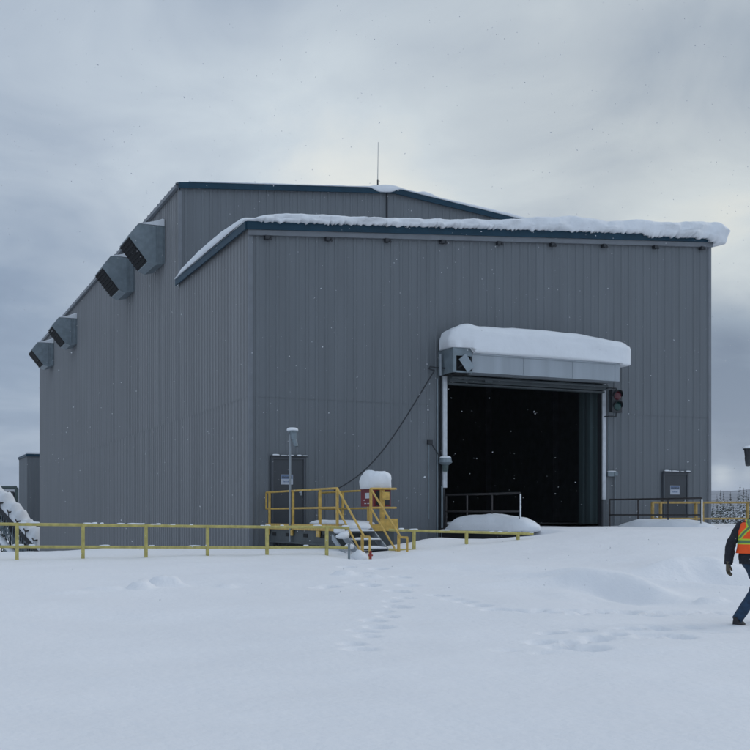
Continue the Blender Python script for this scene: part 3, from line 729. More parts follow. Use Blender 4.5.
# ------------------------------------------------------------------ wall fittings
TL = empty('traffic_light', (13.68, -.4, 5.6), 'dark two-lamp traffic light, red over green, right of the doorway hood', 'traffic light')
a0, a1 = 13.26, 13.70
p = MB(); p.box(a0, a1, -.52, -.36, 5.22, 5.99); p.box(a0-.01, a1+.01, -.53, -.35, 5.991, 6.01); p.box(a0-.01, a1+.01, -.53, -.35, 5.20, 5.219); part(p, 'housing', 'dark', TL)
for z, mm, nm in ((5.80, 'redlens', 'red_lamp'), (5.42, 'greenlens', 'green_lamp')):
    p = MB(); n = 20; rg = []
    for (rr_, dd) in ((.165, 0), (.15, .025), (.10, .045), (.04, .055)):
        rg.append([(13.50+rr_*math.cos(2*math.pi*k/n), -.521-dd, z+rr_*math.sin(2*math.pi*k/n)) for k in range(n)])
    p.loft(rg); part(p, nm, mm, TL, smooth=True, fixn=True)
    p = MB(); rg = []
    for rr_ in (.178, .192):
        for dd in (0, .15): pass
    vi = []; vo = []
    for k in range(n+1):
        t_ = math.pi*(-.05+1.1*k/n); c_, s2 = math.cos(t_), math.sin(t_)
        for rr_ in (.175, .19): vi.append((13.50+rr_*c_, -.521, z+rr_*s2)); vi.append((13.50+rr_*c_, -.521-.16*(.35+.65*max(0, s2)), z+rr_*s2))
    fs = []
    for k in range(n):
        a_, b_ = 4*k, 4*k+4
        fs += [(a_, a_+1, b_+1, b_), (a_+2, b_+2, b_+3, a_+3), (a_+1, a_+3, b_+3, b_+1)]
    p.add(vi, fs); part(p, 'visor', 'dark', TL)
for za, zb_ in ((6.07, 6.0), (5.06, 5.21)):
    p = MB(); p.path([(13.20, -.06, za), (13.20, -.42, za), (13.52, -.42, za), (13.52, -.42, zb_)], .025, 6); part(p, 'bracket', 'dark', TL)
# wall junction box + conduits, right
J = empty('electrical_box', (13.5, -.1, 2.9), 'small grey electrical box with two conduits right of the doorway', 'electrical box')
p = MB(); p.box(13.36, 13.62, -.16, -.045, 2.93, 3.1); p.box(13.64, 13.80, -.15, -.045, 2.96, 3.09); part(p, 'box', 'galv', J)
p = MB(); p.tube((13.44, -.08, 3.1), (13.44, -.08, 6.2), .018, 6); p.tube((13.72, -.08, 1.2), (13.72, -.08, 2.95), .022, 6); p.tube((13.95, -.08, 3.0), (13.95, -.08, 5.1), .012, 6); part(p, 'conduit', 'galv', J)
m = MB(); superell(m, (13.55, -.11, 3.102), .2, .05, .03, .8, .8, nu=20, nv=6, amp=.01, below=0)
tag(m.build('box_snow', 'snowcap', smooth=True), 'pinch of snow on the small electrical box', 'snow')
# beacon on the left guide
K = empty('wall_lamp', (6.64, -.35, 3.3), 'bell-shaped lamp with snow on top on the left doorway post', 'lamp')
p = MB(); p.tube((6.68, -.30, 3.42), (6.68, -.30, 3.28), .20, 14, .23); p.tube((6.68, -.30, 3.28), (6.68, -.30, 3.20), .23, 14, .12); part(p, 'shade', 'galv', K)
p = MB(); p.tube((6.68, -.30, 3.199), (6.68, -.30, 2.98), .11, 12, .09); part(p, 'lantern', 'duct', K)
p = MB(); p.tube((6.68, -.30, 3.2), (6.25, -.06, 3.95), .02, 6); p.box(6.12, 6.30, -.13, -.05, 3.88, 4.03); part(p, 'arm', 'dark', K)
m = MB(); superell(m, (6.68, -.30, 3.421), .2, .18, .08, .9, 1, nu=24, nv=8, amp=.01, below=0); tag(m.build('lamp_snow', 'snowcap', smooth=True), 'dome of snow on the bell-shaped lamp', 'snow')
p = MB(); p.tube((6.18, -.08, 1.4), (6.18, -.08, 3.88), .016, 6); p.tube((6.50, -.07, .4), (6.50, -.07, 6.1), .028, 6); p.tube((6.60, -.22, .5), (6.60, -.22, 2.5), .03, 6)
tag(p.build('conduit', 'galv', loc=(6.4, -.1, 1)), 'vertical conduits on the wall left of the doorway', 'conduit')
# cable from the hood down to the deck
pts = []
A0, A1 = Vector((6.30, -.25, 6.33)), Vector((2.45, -.9, 2.3))
for k in range(25):
    t_ = k/24; q = A0.lerp(A1, t_); q.z -= .75*math.sin(math.pi*t_)*(.6+.5*t_)*.9; pts.append(q)
p = MB(); p.path(pts, .022, 6); 
p.path([(6.30, -.25, 6.33), (6.12, -.2, 6.38), (6.16, -.2, 6.46), (6.4, -.3, 6.42), (6.75, -.9, 6.32), (6.9, -1.13, 6.44), (6.98, -1.13, 6.75)], .022, 6)
tag(p.build('hanging_cable', 'dark', loc=(6.3, -.25, 6.33)), 'black cable sagging from the hood corner down to the deck', 'cable')
p = MB(); p.tube((6.42, -.45, 6.15), (6.42, -.45, 6.85), .05, 8); tag(p.build('vent_pipe', 'pole', loc=(6.42, -.45, 6.15)), 'short upright grey pipe at the left end of the hood', 'pipe')

# ------------------------------------------------------------------ background building and conveyor
Q = empty('rear_building', (.8, 67, -4), 'smaller grey building with dark eave behind the big one, at far left', 'building')
q = MB(); b0, b1, v0, v1, zh = .81, 14, 67.05, 73.5, 6.75
siding(q, b0, b1, lambda s: -10, lambda s: zh, lambda s, d, z: (s, v0-d, z), pitch=.4)
siding(q, v0, v1, lambda s: -10, lambda s: zh, lambda s, d, z: (b0-d, s, z), pitch=.4)
q.box(b0+.05, b1, v0+.05, v1, -10, zh-.05)
part(q, 'wall', 'wall', Q)
q = MB(); q.box(b0-.1, b1, v0-.12, v1, zh, zh+.22); part(q, 'eave', 'blue', Q)
m = MB(); m.box(b0-.08, b1, v0-.1, v1, zh+.222, zh+.36); tag(m.build('roof_snow', 'snowcap', loc=(6, 70, zh+.2)), 'thin white snow on the roof of the smaller rear building', 'snow')

CNV = empty('conveyor', (-3, 45, 1), 'snow-laden inclined conveyor on a steel truss at the left edge', 'conveyor')
P0 = Vector((*D(41, 82.5), -1.25)); P1 = Vector((*D(-34, 86), 5.3))
dd = (P1-P0); side = Vector((dd.y, -dd.x, 0)).normalized()
if side.dot(Vector((CU, CV, 0))-P0) < 0: side = -side
Ln = dd.length; dn = dd.normalized()
for off, nm in ((.0, 'truss'), (-1.1, 'truss')):
    t = MB(); o_ = side*off; up = Vector((0, 0, 1))
    for z in (0, -.85): t.beam(P0+o_+up*z, P1+o_+up*z, .10, .14)
    nseg = 16
    for k in range(nseg):
        a = P0+dd*(k/nseg)+o_; b = P0+dd*((k+1)/nseg)+o_
        t.beam(a+up*(0 if k % 2 else -.85), b+up*(-.85 if k % 2 else 0), .06, .06); t.beam(a, a-up*.85, .06, .06)
    part(t, nm, 'dark', CNV)
t = MB(); t.beam(P0-side*.55+Vector((0, 0, .03)), P1-side*.55+Vector((0, 0, .03)), 1.0, .05); part(t, 'belt', 'black', CNV)
for k in range(8):
    a = P0+dd*(.04+.11*k)+side*.42
    t = MB(); t.tube(a, a+Vector((0, 0, .62)), .035, 6); t.beam(a+Vector((0, 0, .6)), a-side*.35+Vector((0, 0, .66)), .10, .10); t.beam(a+Vector((0, 0, .6)), a+dn*.22+Vector((0, 0, .68)), .09, .07); part(t, 'roller_bracket', 'dark', CNV)
t = MB(); t.beam(P0+side*.9-Vector((0, 0, 1.95)), P1+side*.9-Vector((0, 0, 1.95)), .5, .16); part(t, 'walkway', 'galv', CNV)
for k in (2, 5, 8, 11):
    a = P0+dd*(k/13)
    for o_ in (.1, -1.2):
        t = MB(); b_ = a+side*o_; t.beam(b_-Vector((0, 0, .5)), Vector((b_.x, b_.y, -6)), .14, .14); t.beam(b_-Vector((0, 0, 1.2)), Vector((b_.x, b_.y, -4))+dn*1.0, .07, .07); part(t, 'leg', 'dark', CNV)
m = MB(); rings = []; nk = 90
for k in range(nk+1):
    f_ = k/nk; c = P0.lerp(P1, f_)+Vector((0, 0, .06)); hh = (.90+.55*F(f_*9, 3, 0, 3))*ss(-.02, .10, f_)+.1
    r__ = []
    for lat, q in ((.16, 0), (.26, .18), (.22, .42), (.10, .66), (-.12, .86), (-.45, 1.0), (-.9, .95), (-1.2, .6), (-1.2, 0)):
        r__.append(c+side*(lat+.16*N(f_*14, q*3, 5)*(q > 0))+Vector((0, 0, hh*q*(1+.2*N(f_*22, lat*2, 1)))))
    rings.append(r__)
m.loft(rings)
tag(m.build('conveyor_snow', 'snowcap', smooth=True, fixn=True), 'thick lumpy snow piled along the top of the conveyor', 'snow')
t = MB()
for k in range(34):
    a = P0+dd*(k/34)+side*.12
    t.beam(a-Vector((0, 0, .3)), a-Vector((0, 0, 1.9))+dn*.0, .05, .05); t.beam(a-Vector((0, 0, .9)), a+dd/34-Vector((0, 0, 1.9)), .04, .04); t.beam(a-Vector((0, 0, 1.9)), a+dd/34-Vector((0, 0, .9)), .04, .04)
part(t, 'side_lattice', 'galv', CNV)
t = MB(); t.beam(P0+side*.1-Vector((0, 0, .18)), P1+side*.1-Vector((0, 0, .18)), .12, .34); part(t, 'side_beam', 'dark', CNV)
m = MB(); a = P0+side*.9-Vector((0, 0, 1.87)); b = P1+side*.9-Vector((0, 0, 1.87)); n = 40; rings = []
for k in range(n+1):
    c = a.lerp(b, k/n); hh = .34+.08*N(k*.5, 2); rings.append([c+side*.27, c+side*.2+Vector((0, 0, hh)), c-side*.2+Vector((0, 0, hh)), c-side*.27])
m.loft(rings); tag(m.build('walkway_snow', 'snowcap', smooth=True, fixn=True), 'smooth white snow on the walkway below the conveyor', 'snow')
G = empty('pipe_gantry', (*D(10, 84), 1), 'dark green-grey pipe frame behind the conveyor', 'pipe')
a, b = Vector((*D(-6, 93), 3.95)), Vector((*D(16.5, 93), 3.95))
t = MB(); t.tube(a, b, .16, 10); t.tube(b, (b.x, b.y, -3), .16, 10); part(t, 'outer_pipe', 'duct', G)
a2, b2 = Vector((*D(0, 92), 3.5)), Vector((*D(14, 92), 3.5)); t = MB(); t.beam(a2, b2, .15, .15); t.beam(b2, (b2.x, b2.y, -3), .2, .2); part(t, 'inner_frame', 'dark', G)
# snow-dusted scrub and rubble under the conveyor
m = MB(); rg = random.Random(6)
for k in range(420):
    x = rg.uniform(-60, 30); Z = rg.uniform(88, 96); px, py = D(x, Z); z = -3.2+rg.random()*3.4*max(.25, min(1, (30-x)/30)); s = rg.uniform(.2, .6)
    q = [Vector((rg.uniform(-s, s), rg.uniform(-s, s), rg.uniform(-s*.6, s*.6))) + Vector((px, py, z)) for _ in range(4)]
    m.add(q, [(0, 1, 2), (0, 2, 3), (0, 3, 1), (1, 3, 2)])
tag(m.build('rubble', 'needle'), 'dark snow-dusted rubble under the conveyor', 'rubble', kind='stuff')

# ------------------------------------------------------------------ trees
def conifer_mesh(name, seed, H):
    rg = random.Random(seed); c = MB(); z = H*.08
    while z < H*.985:
        t = z/H; rad = (1-t)**.85*H*.17*rg.uniform(.75, 1.15)+.05; nb = 7+int(5*(1-t))
        a0 = rg.random()*6.28
        for k in range(nb):
            a = a0+6.283*k/nb+rg.uniform(-.3, .3); L_ = rad*rg.uniform(.6, 1.2); dr = L_*rg.uniform(.25, .55)
            d_ = Vector((math.cos(a), math.sin(a), 0)); s_ = Vector((-d_.y, d_.x, 0)); o = Vector((0, 0, z))
            nseg = 3
            for j in range(nseg):
                f0, f1 = j/nseg, (j+1)/nseg+.05
                p0 = o+d_*L_*f0-Vector((0, 0, dr*f0**1.4)); p1 = o+d_*L_*f1-Vector((0, 0, dr*f1**1.4))
                w = L_*.30*(1-.55*f0)*rg.uniform(.7, 1.2); tl = rg.uniform(-.25, .25)
                mid = (p0+p1)/2
                c.add([p0, mid+s_*w+Vector((0, 0, tl*w-.06)), p1, mid-s_*w+Vector((0, 0, -tl*w-.06))], [(0, 1, 2, 3)])
                c.add([p0, mid+Vector((0, 0, -w*.9)), p1], [(0, 1, 2)])
        z += H*rg.uniform(.022, .04)
    t_ = MB(); t_.tube((0, 0, -1), (0, 0, H), H*.014, 7, .02)
    return c, t_
protos = []
for k in range(5):
    H = [13, 11.5, 14.5, 10, 12.5][k]; protos.append((H, conifer_mesh('c', 20+k, H)))
pm = []
for H, (c, t_) in protos:
    me = []
    for mb, nm, mt in ((c, 'crown', 'needle'), (t_, 'trunk', 'bark')):
        q = bpy.data.meshes.new(nm); q.from_pydata(mb.v, [], mb.f); q.materials.append(M[mt]); me.append(q)
    pm.append((H, me))
rg = random.Random(21); tl_ = []
def plant(x, Z, H, lab, grp='snowy conifers beyond the building'):
    k = rg.randrange(5); px, py = D(x, Z); z = ground(px, py, False)-.4; s = H/pm[k][0]
    r0 = empty('conifer_tree', (px, py, z), lab, 'tree', grp); r0.scale = (s*rg.uniform(.8, 1.15),)*2+(s,); r0.rotation_euler.z = rg.random()*6.28
    for nm, me in zip(('crown', 'trunk'), pm[k][1]):
        o = bpy.data.objects.new(nm, me); COL.objects.link(o); o.parent = r0
# distances chosen so the tops make an uneven skyline
for i in range(26):
    plant(700+i*3.4+rg.uniform(-1, 1), rg.uniform(100, 135), rg.uniform(7.5, 9.3), 'snow-dusted conifer in the near row behind the yellow railing')
for i in range(26):
    plant(694+i*3.6+rg.uniform(-2, 2), rg.uniform(150, 230), rg.uniform(8, 10.8), 'dark conifer in the back row, its top above the yellow railing')
for x, H in ((717, 12), (723.5, 12.8), (731, 11.8), (739, 13), (746.5, 13.4)):
    plant(x, 195+rg.uniform(-8, 8), H, 'tall dark conifer spire standing above the tree line')
for i in range(24):
    plant(790+i*14+rg.uniform(-5, 5), rg.uniform(120, 220), rg.uniform(9, 14), 'snow-dusted conifer in the near row behind the yellow railing')
# far wood
m = MB(); rg = random.Random(33)
for k in range(2600):
    az = R(rg.uniform(-40, 62)); rr_ = rg.uniform(320, 900); px, py = CU+rr_*math.sin(az), CV+rr_*math.cos(az)
    if az < R(20) and rr_ < 420: continue
    z = -8; H = rg.uniform(8, 15); w = H*.16; n = 6; a0 = rg.random()*6
    for q in range(3):
        zb = z+H*(.05+.28*q); zt_ = z+H*(.5+.25*q); ww = w*(1-.27*q)
        vs = [(px+ww*rg.uniform(.7, 1.1)*math.cos(a0+6.283*i/n), py+ww*rg.uniform(.7, 1.1)*math.sin(a0+6.283*i/n), zb+rg.uniform(-.3, .3)) for i in range(n)]+[(px, py, zt_)]
        m.add(vs, [(i, (i+1) % n, n) for i in range(n)])
tag(m.build('far_wood', 'needle'), 'far snow-dusted conifer forest below the hills', 'forest', kind='stuff')

# ------------------------------------------------------------------ walker
WX, WY = D(753, 14.5); WZ = ground(WX, WY)-.025
def pw(r, f, z): return Vector((r*RX+f*FX, r*RY+f*FY, z))
h_ = (.65, .76); l_ = (-.76, .65)                 # heading and left in (right, away) axes
def pl(base_, fwd, left, z): return pw(base_[0]+fwd*h_[0]+left*l_[0], base_[1]+fwd*h_[1]+left*l_[1], z)
BC = {'hipR': (.05, -.05, .90), 'kneeR': (.04, -.06, .50), 'ankR': (-.27, -.16, .11), 'toeR': (-.14, -.02, .04),
      'hipL': (-.03, .07, .90), 'kneeL': (.20, .27, .53), 'ankL': (.30, .42, .11), 'toeL': (.42, .56, .05),
      'pel': (.01, .01, .95), 'waist': (.02, .03, 1.08), 'chest': (.045, .06, 1.28), 'neck': (.08, .10, 1.47), 'head': (.125, .15, 1.60), 'crown': (.145, .17, 1.74),
      'shL': (-.10, .17, 1.37), 'elL': (-.265, .13, 1.09), 'wrL': (-.295, .11, .83), 'haL': (-.29, .13, .73),
      'shR': (.21, -.07, 1.38), 'elR': (.33, -.12, 1.12), 'wrR': (.46, .02, .96), 'haR': (.52, .08, .92)}
J_ = {k: pw(*v) for k, v in BC.items()}
def skinmesh(name, chain, rad, mt, parent, root_, sub=2):
    names = list(rad); idx = {n_: i for i, n_ in enumerate(names)}
    me = bpy.data.meshes.new(name); me.from_pydata([J_[n_] for n_ in names], [(idx[a], idx[b]) for a, b in chain], [])
    o = bpy.data.objects.new(name, me); COL.objects.link(o); me.materials.append(M[mt])
    sk = o.modifiers.new('Skin', 'SKIN'); sk.use_smooth_shade = True
    for i, n_ in enumerate(names):
        r__ = rad[n_]; me.skin_vertices[0].data[i].radius = r__ if isinstance(r__, tuple) else (r__, r__)
        me.skin_vertices[0].data[i].use_root = (n_ == root_)
    s_ = o.modifiers.new('Sub', 'SUBSURF'); s_.levels = s_.render_levels = sub
    if parent: o.parent = parent
    return o
PR = skinmesh('person', [('pel', 'waist'), ('waist', 'chest'), ('chest', 'neck'), ('neck', 'head'), ('head', 'crown'), ('pel', 'hipR'), ('hipR', 'kneeR'), ('kneeR', 'ankR'), ('ankR', 'toeR'), ('pel', 'hipL'), ('hipL', 'kneeL'), ('kneeL', 'ankL'), ('ankL', 'toeL'),
    ('chest', 'shL'), ('shL', 'elL'), ('elL', 'wrL'), ('wrL', 'haL'), ('chest', 'shR'), ('shR', 'elR'), ('elR', 'wrR'), ('wrR', 'haR')],
    {'pel': .10, 'waist': .09, 'chest': .10, 'neck': .058, 'head': .098, 'crown': .07, 'hipR': .075, 'kneeR': .05, 'ankR': .035, 'toeR': .025, 'hipL': .075, 'kneeL': .05, 'ankL': .035, 'toeL': .025,
     'shL': .045, 'elL': .038, 'wrL': .028, 'haL': .03, 'shR': .045, 'elR': .038, 'wrR': .028, 'haR': .03}, 'skin', None, 'pel')
PR.location = (WX, WY, WZ)
tag(PR, 'person in an orange high-visibility vest, dark jacket and jeans walking right through the snow', 'person')
def pbuild(mb, name, mt, smooth=True, **k): return mb.build(name, mt, PR, smooth=smooth, **k)
def limb(mb, pts, mi=0, n=14, wr=.0, seed=0):
    """smooth tube through (point, radius) pairs with small folds"""
    P = []
    for (a, ra), (b, rb) in zip(pts, pts[1:]):
        for k in range(7): t = k/7; P.append((a.lerp(b, t), ra+(rb-ra)*t))
    P.append(pts[-1])
    S = P[:]
    for _ in range(2):
        S = [S[0]]+[((S[i-1][0]+S[i][0]*2+S[i+1][0])/4, (S[i-1][1]+2*S[i][1]+S[i+1][1])/4) for i in range(1, len(S)-1)]+[S[-1]]
    rings = []; ref = Vector((RX, RY, 0))
    for i, (p, r__) in enumerate(S):
        d_ = (S[min(i+1, len(S)-1)][0]-S[max(i-1, 0)][0]).normalized()
        a = (ref-d_*ref.dot(d_)).normalized(); b = d_.cross(a)
        rings.append([p+(a*math.cos(t)+b*math.sin(t))*(r__+wr*N(p.z*22+seed, math.cos(t)*1.5, math.sin(t)*1.5)) for t in [2*math.pi*q/n for q in range(n)]])
    mb.loft(rings, mi)
# jeans
m = MB()
limb(m, [(J_['hipR']+Vector((0, 0, .06)), .118), (J_['hipR'], .112), (J_['kneeR'], .082), (J_['ankR']+Vector((0, 0, -.0)), .066)], wr=.02, n=20)
limb(m, [(J_['hipL']+Vector((0, 0, .06)), .118), (J_['hipL'], .112), (J_['kneeL'], .082), (J_['ankL'], .066)], wr=.02, n=20, seed=4)
pbuild(m, 'jeans', 'jeans')
def torso(mb, levels, n=48, mf=None, cap=True, fold=.0):
    rings = []
    for (c, z, wx, wy) in levels:
        r__ = []
        for k in range(n):
            t = 2*math.pi*k/n; cx_, sy_ = math.cos(t), math.sin(t)
            ex = math.copysign(abs(cx_)**.85, cx_)*wx; ey = math.copysign(abs(sy_)**.85, sy_)*wy
            ff = 1+fold*N(cx_*2.2, sy_*2.2, z*8)
            r__.append(pl(c, ey*ff, ex*ff, z))
        rings.append(r__)
    mb.loft(rings, mf=mf, cap=cap)
def interp(tab, n):
    out = []; 
    for i in range(n+1):
        t = i/n*(len(tab)-1); k = min(int(t), len(tab)-2); f_ = t-k; f2 = f_
        a, b = tab[k], tab[k+1]
        out.append(((a[0][0]+(b[0][0]-a[0][0])*f2, a[0][1]+(b[0][1]-a[0][1])*f2), a[1]+(b[1]-a[1])*f2, a[2]+(b[2]-a[2])*f2, a[3]+(b[3]-a[3])*f2))
    return out
m = MB()
torso(m, interp([((.01, .01), .84, .185, .145), ((.015, .02), .95, .19, .15), ((.025, .03), 1.08, .185, .145), ((.045, .06), 1.28, .205, .155), ((.055, .075), 1.40, .17, .12), ((.075, .095), 1.46, .085, .08), ((.085, .105), 1.51, .068, .068)], 30), fold=.10)
limb(m, [(J_['shL']+Vector((.03, 0, .0)), .078), (J_['elL'], .064), (J_['wrL'], .052)], wr=.022, n=18, seed=8)
limb(m, [(J_['shR'], .078), (J_['elR'], .064), (J_['wrR'], .052)], wr=.022, n=18, seed=12)
pbuild(m, 'jacket', 'jacket')
# vest
m = MB(); NV = 120; NN = 280
VT = interp([((.02, .02), .985, .235, .185), ((.025, .03), 1.06, .222, .175), ((.035, .045), 1.18, .215, .17), ((.045, .06), 1.28, .215, .168), ((.05, .07), 1.38, .185, .135), ((.065, .085), 1.44, .12, .095)], NV)
def vm(i, k):
    t = 2*math.pi*(k+.5)/NN; z = VT[i][1]; x = math.cos(t)*VT[i][2]; back = math.sin(t) < 0
    if 1.10 < z < 1.175: return 1 if (z < 1.117 or z > 1.157) else 2
    if back:
        w = abs(abs(x)-.155*abs(z-1.34)/.17 if z < 1.34 else abs(x)-.6*(z-1.34))
        if 1.175 <= z and w < .042: return 1 if w > .02 else 2
    else:
        w = abs(abs(x)-.10)
        if w < .035 and z > 1.17: return 1 if w > .018 else 2
    return 0
torso(m, VT, n=NN, mf=vm, cap=False, fold=.035)
vo = pbuild(m, 'safety_vest', ['orange', 'lime', 'silver']); so = vo.modifiers.new('Solid', 'SOLIDIFY'); so.thickness = .008; so.offset = 1
# gloves: palm + five fingers
def glove(wr, ha, thumb_dir, name):
    m = MB(); d_ = (ha-wr).normalized(); s_ = thumb_dir.normalized(); s_ = (s_-d_*s_.dot(d_)).normalized(); n_ = d_.cross(s_)
    pc = wr+d_*.055
    rings = []
    for t, w, th in ((-.05, .045, .04), (-.01, .04, .033), (.03, .048, .028), (.07, .052, .026), (.10, .046, .022), (.112, .03, .015)):
        c = wr+d_*t; rings.append([c+s_*w*math.cos(q)+n_*th*math.sin(q) for q in [6.2832*i/14 for i in range(14)]])
    m.loft(rings)
    for k, (off, L_) in enumerate(((.034, .062), (.012, .072), (-.011, .068), (-.033, .052))):
        b = wr+d_*.095+s_*off; c = b+d_*L_*.5+n_*.012; e = c+d_*L_*.32+n_*.03
        limb(m, [(b, .0135), (c, .0125), (e, .0095)], n=8)
    b = wr+d_*.03+s_*.04; c = b+d_*.035+s_*.022+n_*.01; e = c+d_*.035+s_*.002+n_*.016
    limb(m, [(b, .015), (c, .014), (e, .010)], n=8)
    pbuild(m, name, 'glove')
fwd = pw(h_[0], h_[1], 0)
glove(J_['wrL'], J_['haL'], fwd, 'glove'); glove(J_['wrR'], J_['haR'], Vector((0, 0, 1)), 'glove')
def shoe(an, toe, tilt):
    m = MB(); d_ = Vector((toe.x-an.x, toe.y-an.y, 0)).normalized(); s_ = Vector((-d_.y, d_.x, 0))
    heel = Vector((an.x, an.y, 0))-d_*.07
    rings = []
    for t, w, z0, z1 in ((0, .028, .012, .09), (.03, .038, .0, .14), (.10, .040, .0, .13), (.16, .043, .0, .095), (.22, .046, .0, .07), (.27, .036, .006, .055), (.29, .016, .014, .035)):
        c = heel+d_*t; q = tilt*(1-t/.29)
        rings.append([c+s_*w*a+Vector((0, 0, z0+(z1-z0)*b+q)) for a, b in ((-1, 0), (-1.02, .35), (-.75, .85), (-.3, 1), (.3, 1), (.75, .85), (1.02, .35), (1, 0))])
    m.loft(rings); pbuild(m, 'shoe', 'shoe')
    ms = MB(); rings = []
    for t, w in ((-.003, .03), (.03, .042), (.12, .042), (.2, .049), (.26, .044), (.295, .018)):
        c = heel+d_*t; q = tilt*(1-t/.29)
        rings.append([c+s_*w*a+Vector((0, 0, zz+q)) for a, zz in ((-1, -.012), (-1, .012), (1, .012), (1, -.012))])
    ms.loft(rings); pbuild(ms, 'shoe_sole', 'white', smooth=False)
shoe(J_['ankR'], J_['toeR'], .035); shoe(J_['ankL'], J_['toeL'], .0)
# head details: nose, eyes, mouth, ears, hair
hd_ = J_['head']+Vector((0, 0, .03)); fv = fwd.normalized(); lv_ = pw(l_[0], l_[1], 0).normalized(); up = Vector((0, 0, 1))
m = MB(); superell(m, (0, 0, 0), .016, .02, .03, 1, 1, nu=12, nv=8, amp=0, below=.02)
m.v = [tuple(hd_+lv_*x+fv*(y+.103)+up*(z-.01)) for x, y, z in m.v]; pbuild(m, 'nose', 'skin')
for s in (-1, 1):
    m = MB(); superell(m, (0, 0, 0), .013, .008, .008, 1, 1, nu=12, nv=8, amp=0, below=.008); m.v = [tuple(hd_+lv_*(x+.033*s)+fv*(y+.092)+up*(z+.02)) for x, y, z in m.v]; pbuild(m, 'eye', 'eye')
    m = MB(); superell(m, (0, 0, 0), .010, .018, .032, 1, 1, nu=12, nv=8, amp=0, below=.03); m.v = [tuple(hd_+lv_*(x+.095*s)+fv*y+up*z) for x, y, z in m.v]; pbuild(m, 'ear', 'skin')
m = MB(); superell(m, (0, 0, 0), .024, .006, .006, 1, 1, nu=12, nv=8, amp=0, below=.006); m.v = [tuple(hd_+lv_*x+fv*(y+.092)+up*(z-.055)) for x, y, z in m.v]; pbuild(m, 'mouth', 'lip')
m = MB(); superell(m, (0, 0, 0), .105, .115, .115, 1, 1, nu=28, nv=18, amp=.01, fr=12, below=.06); m.v = [tuple(hd_+lv_*x+fv*(y-.02)+up*(z+.03)) for x, y, z in m.v]
m.v = [tuple(Vector(v)) for v in m.v]; pbuild(m, 'hair', 'hair')

# ------------------------------------------------------------------ falling snow
m = MB(); rg = random.Random(77)
for k in range(2400):
    Z = 5+25*rg.random()**.7; x = rg.uniform(-150, 900); y = rg.uniform(-60, 600); a, b = D(x, Z); z = 1.5-(y-516)*Z/1080
    if z < .2 or b > -.6: continue
    s = rg.uniform(.0025, .0075)*(1+.3*(rg.random() < .1))*(.6+Z/26)
    c = Vector((a, b, z)); q = [Vector((rg.gauss(0, 1), rg.gauss(0, 1), rg.gauss(0, 1))).normalized()*s for _ in range(3)]
    vs = [c+q[0], c-q[0], c+q[1], c-q[1], c+q[2], c-q[2]]
    m.add(vs, [(0, 2, 4), (2, 1, 4), (1, 3, 4), (3, 0, 4), (2, 0, 5), (1, 2, 5), (3, 1, 5), (0, 3, 5)])
tag(m.build('falling_snow', 'flake'), 'sparse snowflakes drifting down in front of the building', 'snowflakes', kind='stuff')

# ------------------------------------------------------------------ haze
HAZE = True
if HAZE:
    hz = MB(); hz.box(-5600, 5600, -5600, 5600, -40, 175)
    me = bpy.data.materials.new('haze'); me.use_nodes = True; nt = me.node_tree; nt.nodes.clear()
    o_ = nt.nodes.new('ShaderNodeOutputMaterial'); pv = nt.nodes.new('ShaderNodeVolumePrincipled')
    pv.inputs['Density'].default_value = .0001; pv.inputs['Color'].default_value = (.88, .92, 1, 1); pv.inputs['Anisotropy'].default_value = 0
    nt.links.new(pv.outputs[0], o_.inputs['Volume']); M['haze'] = me
    tag(hz.build('haze', 'haze'), 'thin snowy air fading the far hills', 'haze', kind='stuff')

# ------------------------------------------------------------------ sky and light
w = bpy.data.worlds.new('World'); sc.world = w; w.use_nodes = True; nt = w.node_tree; nt.nodes.clear()
nd = nt.nodes.new; ln = nt.links.new
out = nd('ShaderNodeOutputWorld'); sky = nd('ShaderNodeTexSky'); sky.sky_type = 'NISHITA'; sky.sun_disc = False
SUN_AZ = R(82)              # low pale sun behind cloud, to the right of the building
SUN_EL = R(32)
sky.sun_elevation = SUN_EL; sky.sun_rotation = SUN_AZ
b1 = nd('ShaderNodeBackground'); ln(sky.outputs[0], b1.inputs[0]); b1.inputs[1].default_value = .1
tc = nd('ShaderNodeTexCoord'); nrm = nd('ShaderNodeVectorMath'); nrm.operation = 'NORMALIZE'; ln(tc.outputs['Generated'], nrm.inputs[0])
sep = nd('ShaderNodeSeparateXYZ'); ln(nrm.outputs[0], sep.inputs[0])
def mth(op, a, b=None, clamp=False):
    n_ = nd('ShaderNodeMath'); n_.operation = op; n_.use_clamp = clamp
    for i, q in enumerate((a, b)):
        if q is None: continue
        if isinstance(q, (int, float)): n_.inputs[i].default_value = q
        else: ln(q, n_.inputs[i])
    return n_.outputs[0]
zz = mth('ADD', mth('MAXIMUM', sep.outputs['Z'], 0), .22)
dv_ = nd('ShaderNodeCombineXYZ'); ln(mth('DIVIDE', sep.outputs['X'], zz), dv_.inputs[0]); ln(mth('DIVIDE', sep.outputs['Y'], zz), dv_.inputs[1])
def nz(scale, detail, off, dist=0.0, rough=.5):
    mp = nd('ShaderNodeMapping'); mp.inputs['Location'].default_value = off; ln(dv_.outputs[0], mp.inputs[0])
    n_ = nd('ShaderNodeTexNoise'); n_.inputs['Scale'].default_value = scale; n_.inputs['Detail'].default_value = detail; n_.inputs['Distortion'].default_value = dist; n_.inputs['Roughness'].default_value = rough
    ln(mp.outputs[0], n_.inputs['Vector']); return n_.outputs['Fac']
n1 = nz(.9, 5, (3.1, 1.7, 0), .35, .5); n2 = nz(2.6, 5, (8, 2, 1), .6, .55)
val = mth('ADD', mth('MULTIPLY', mth('SUBTRACT', n1, .5), 1.0), mth('MULTIPLY', mth('SUBTRACT', n2, .5), .52))
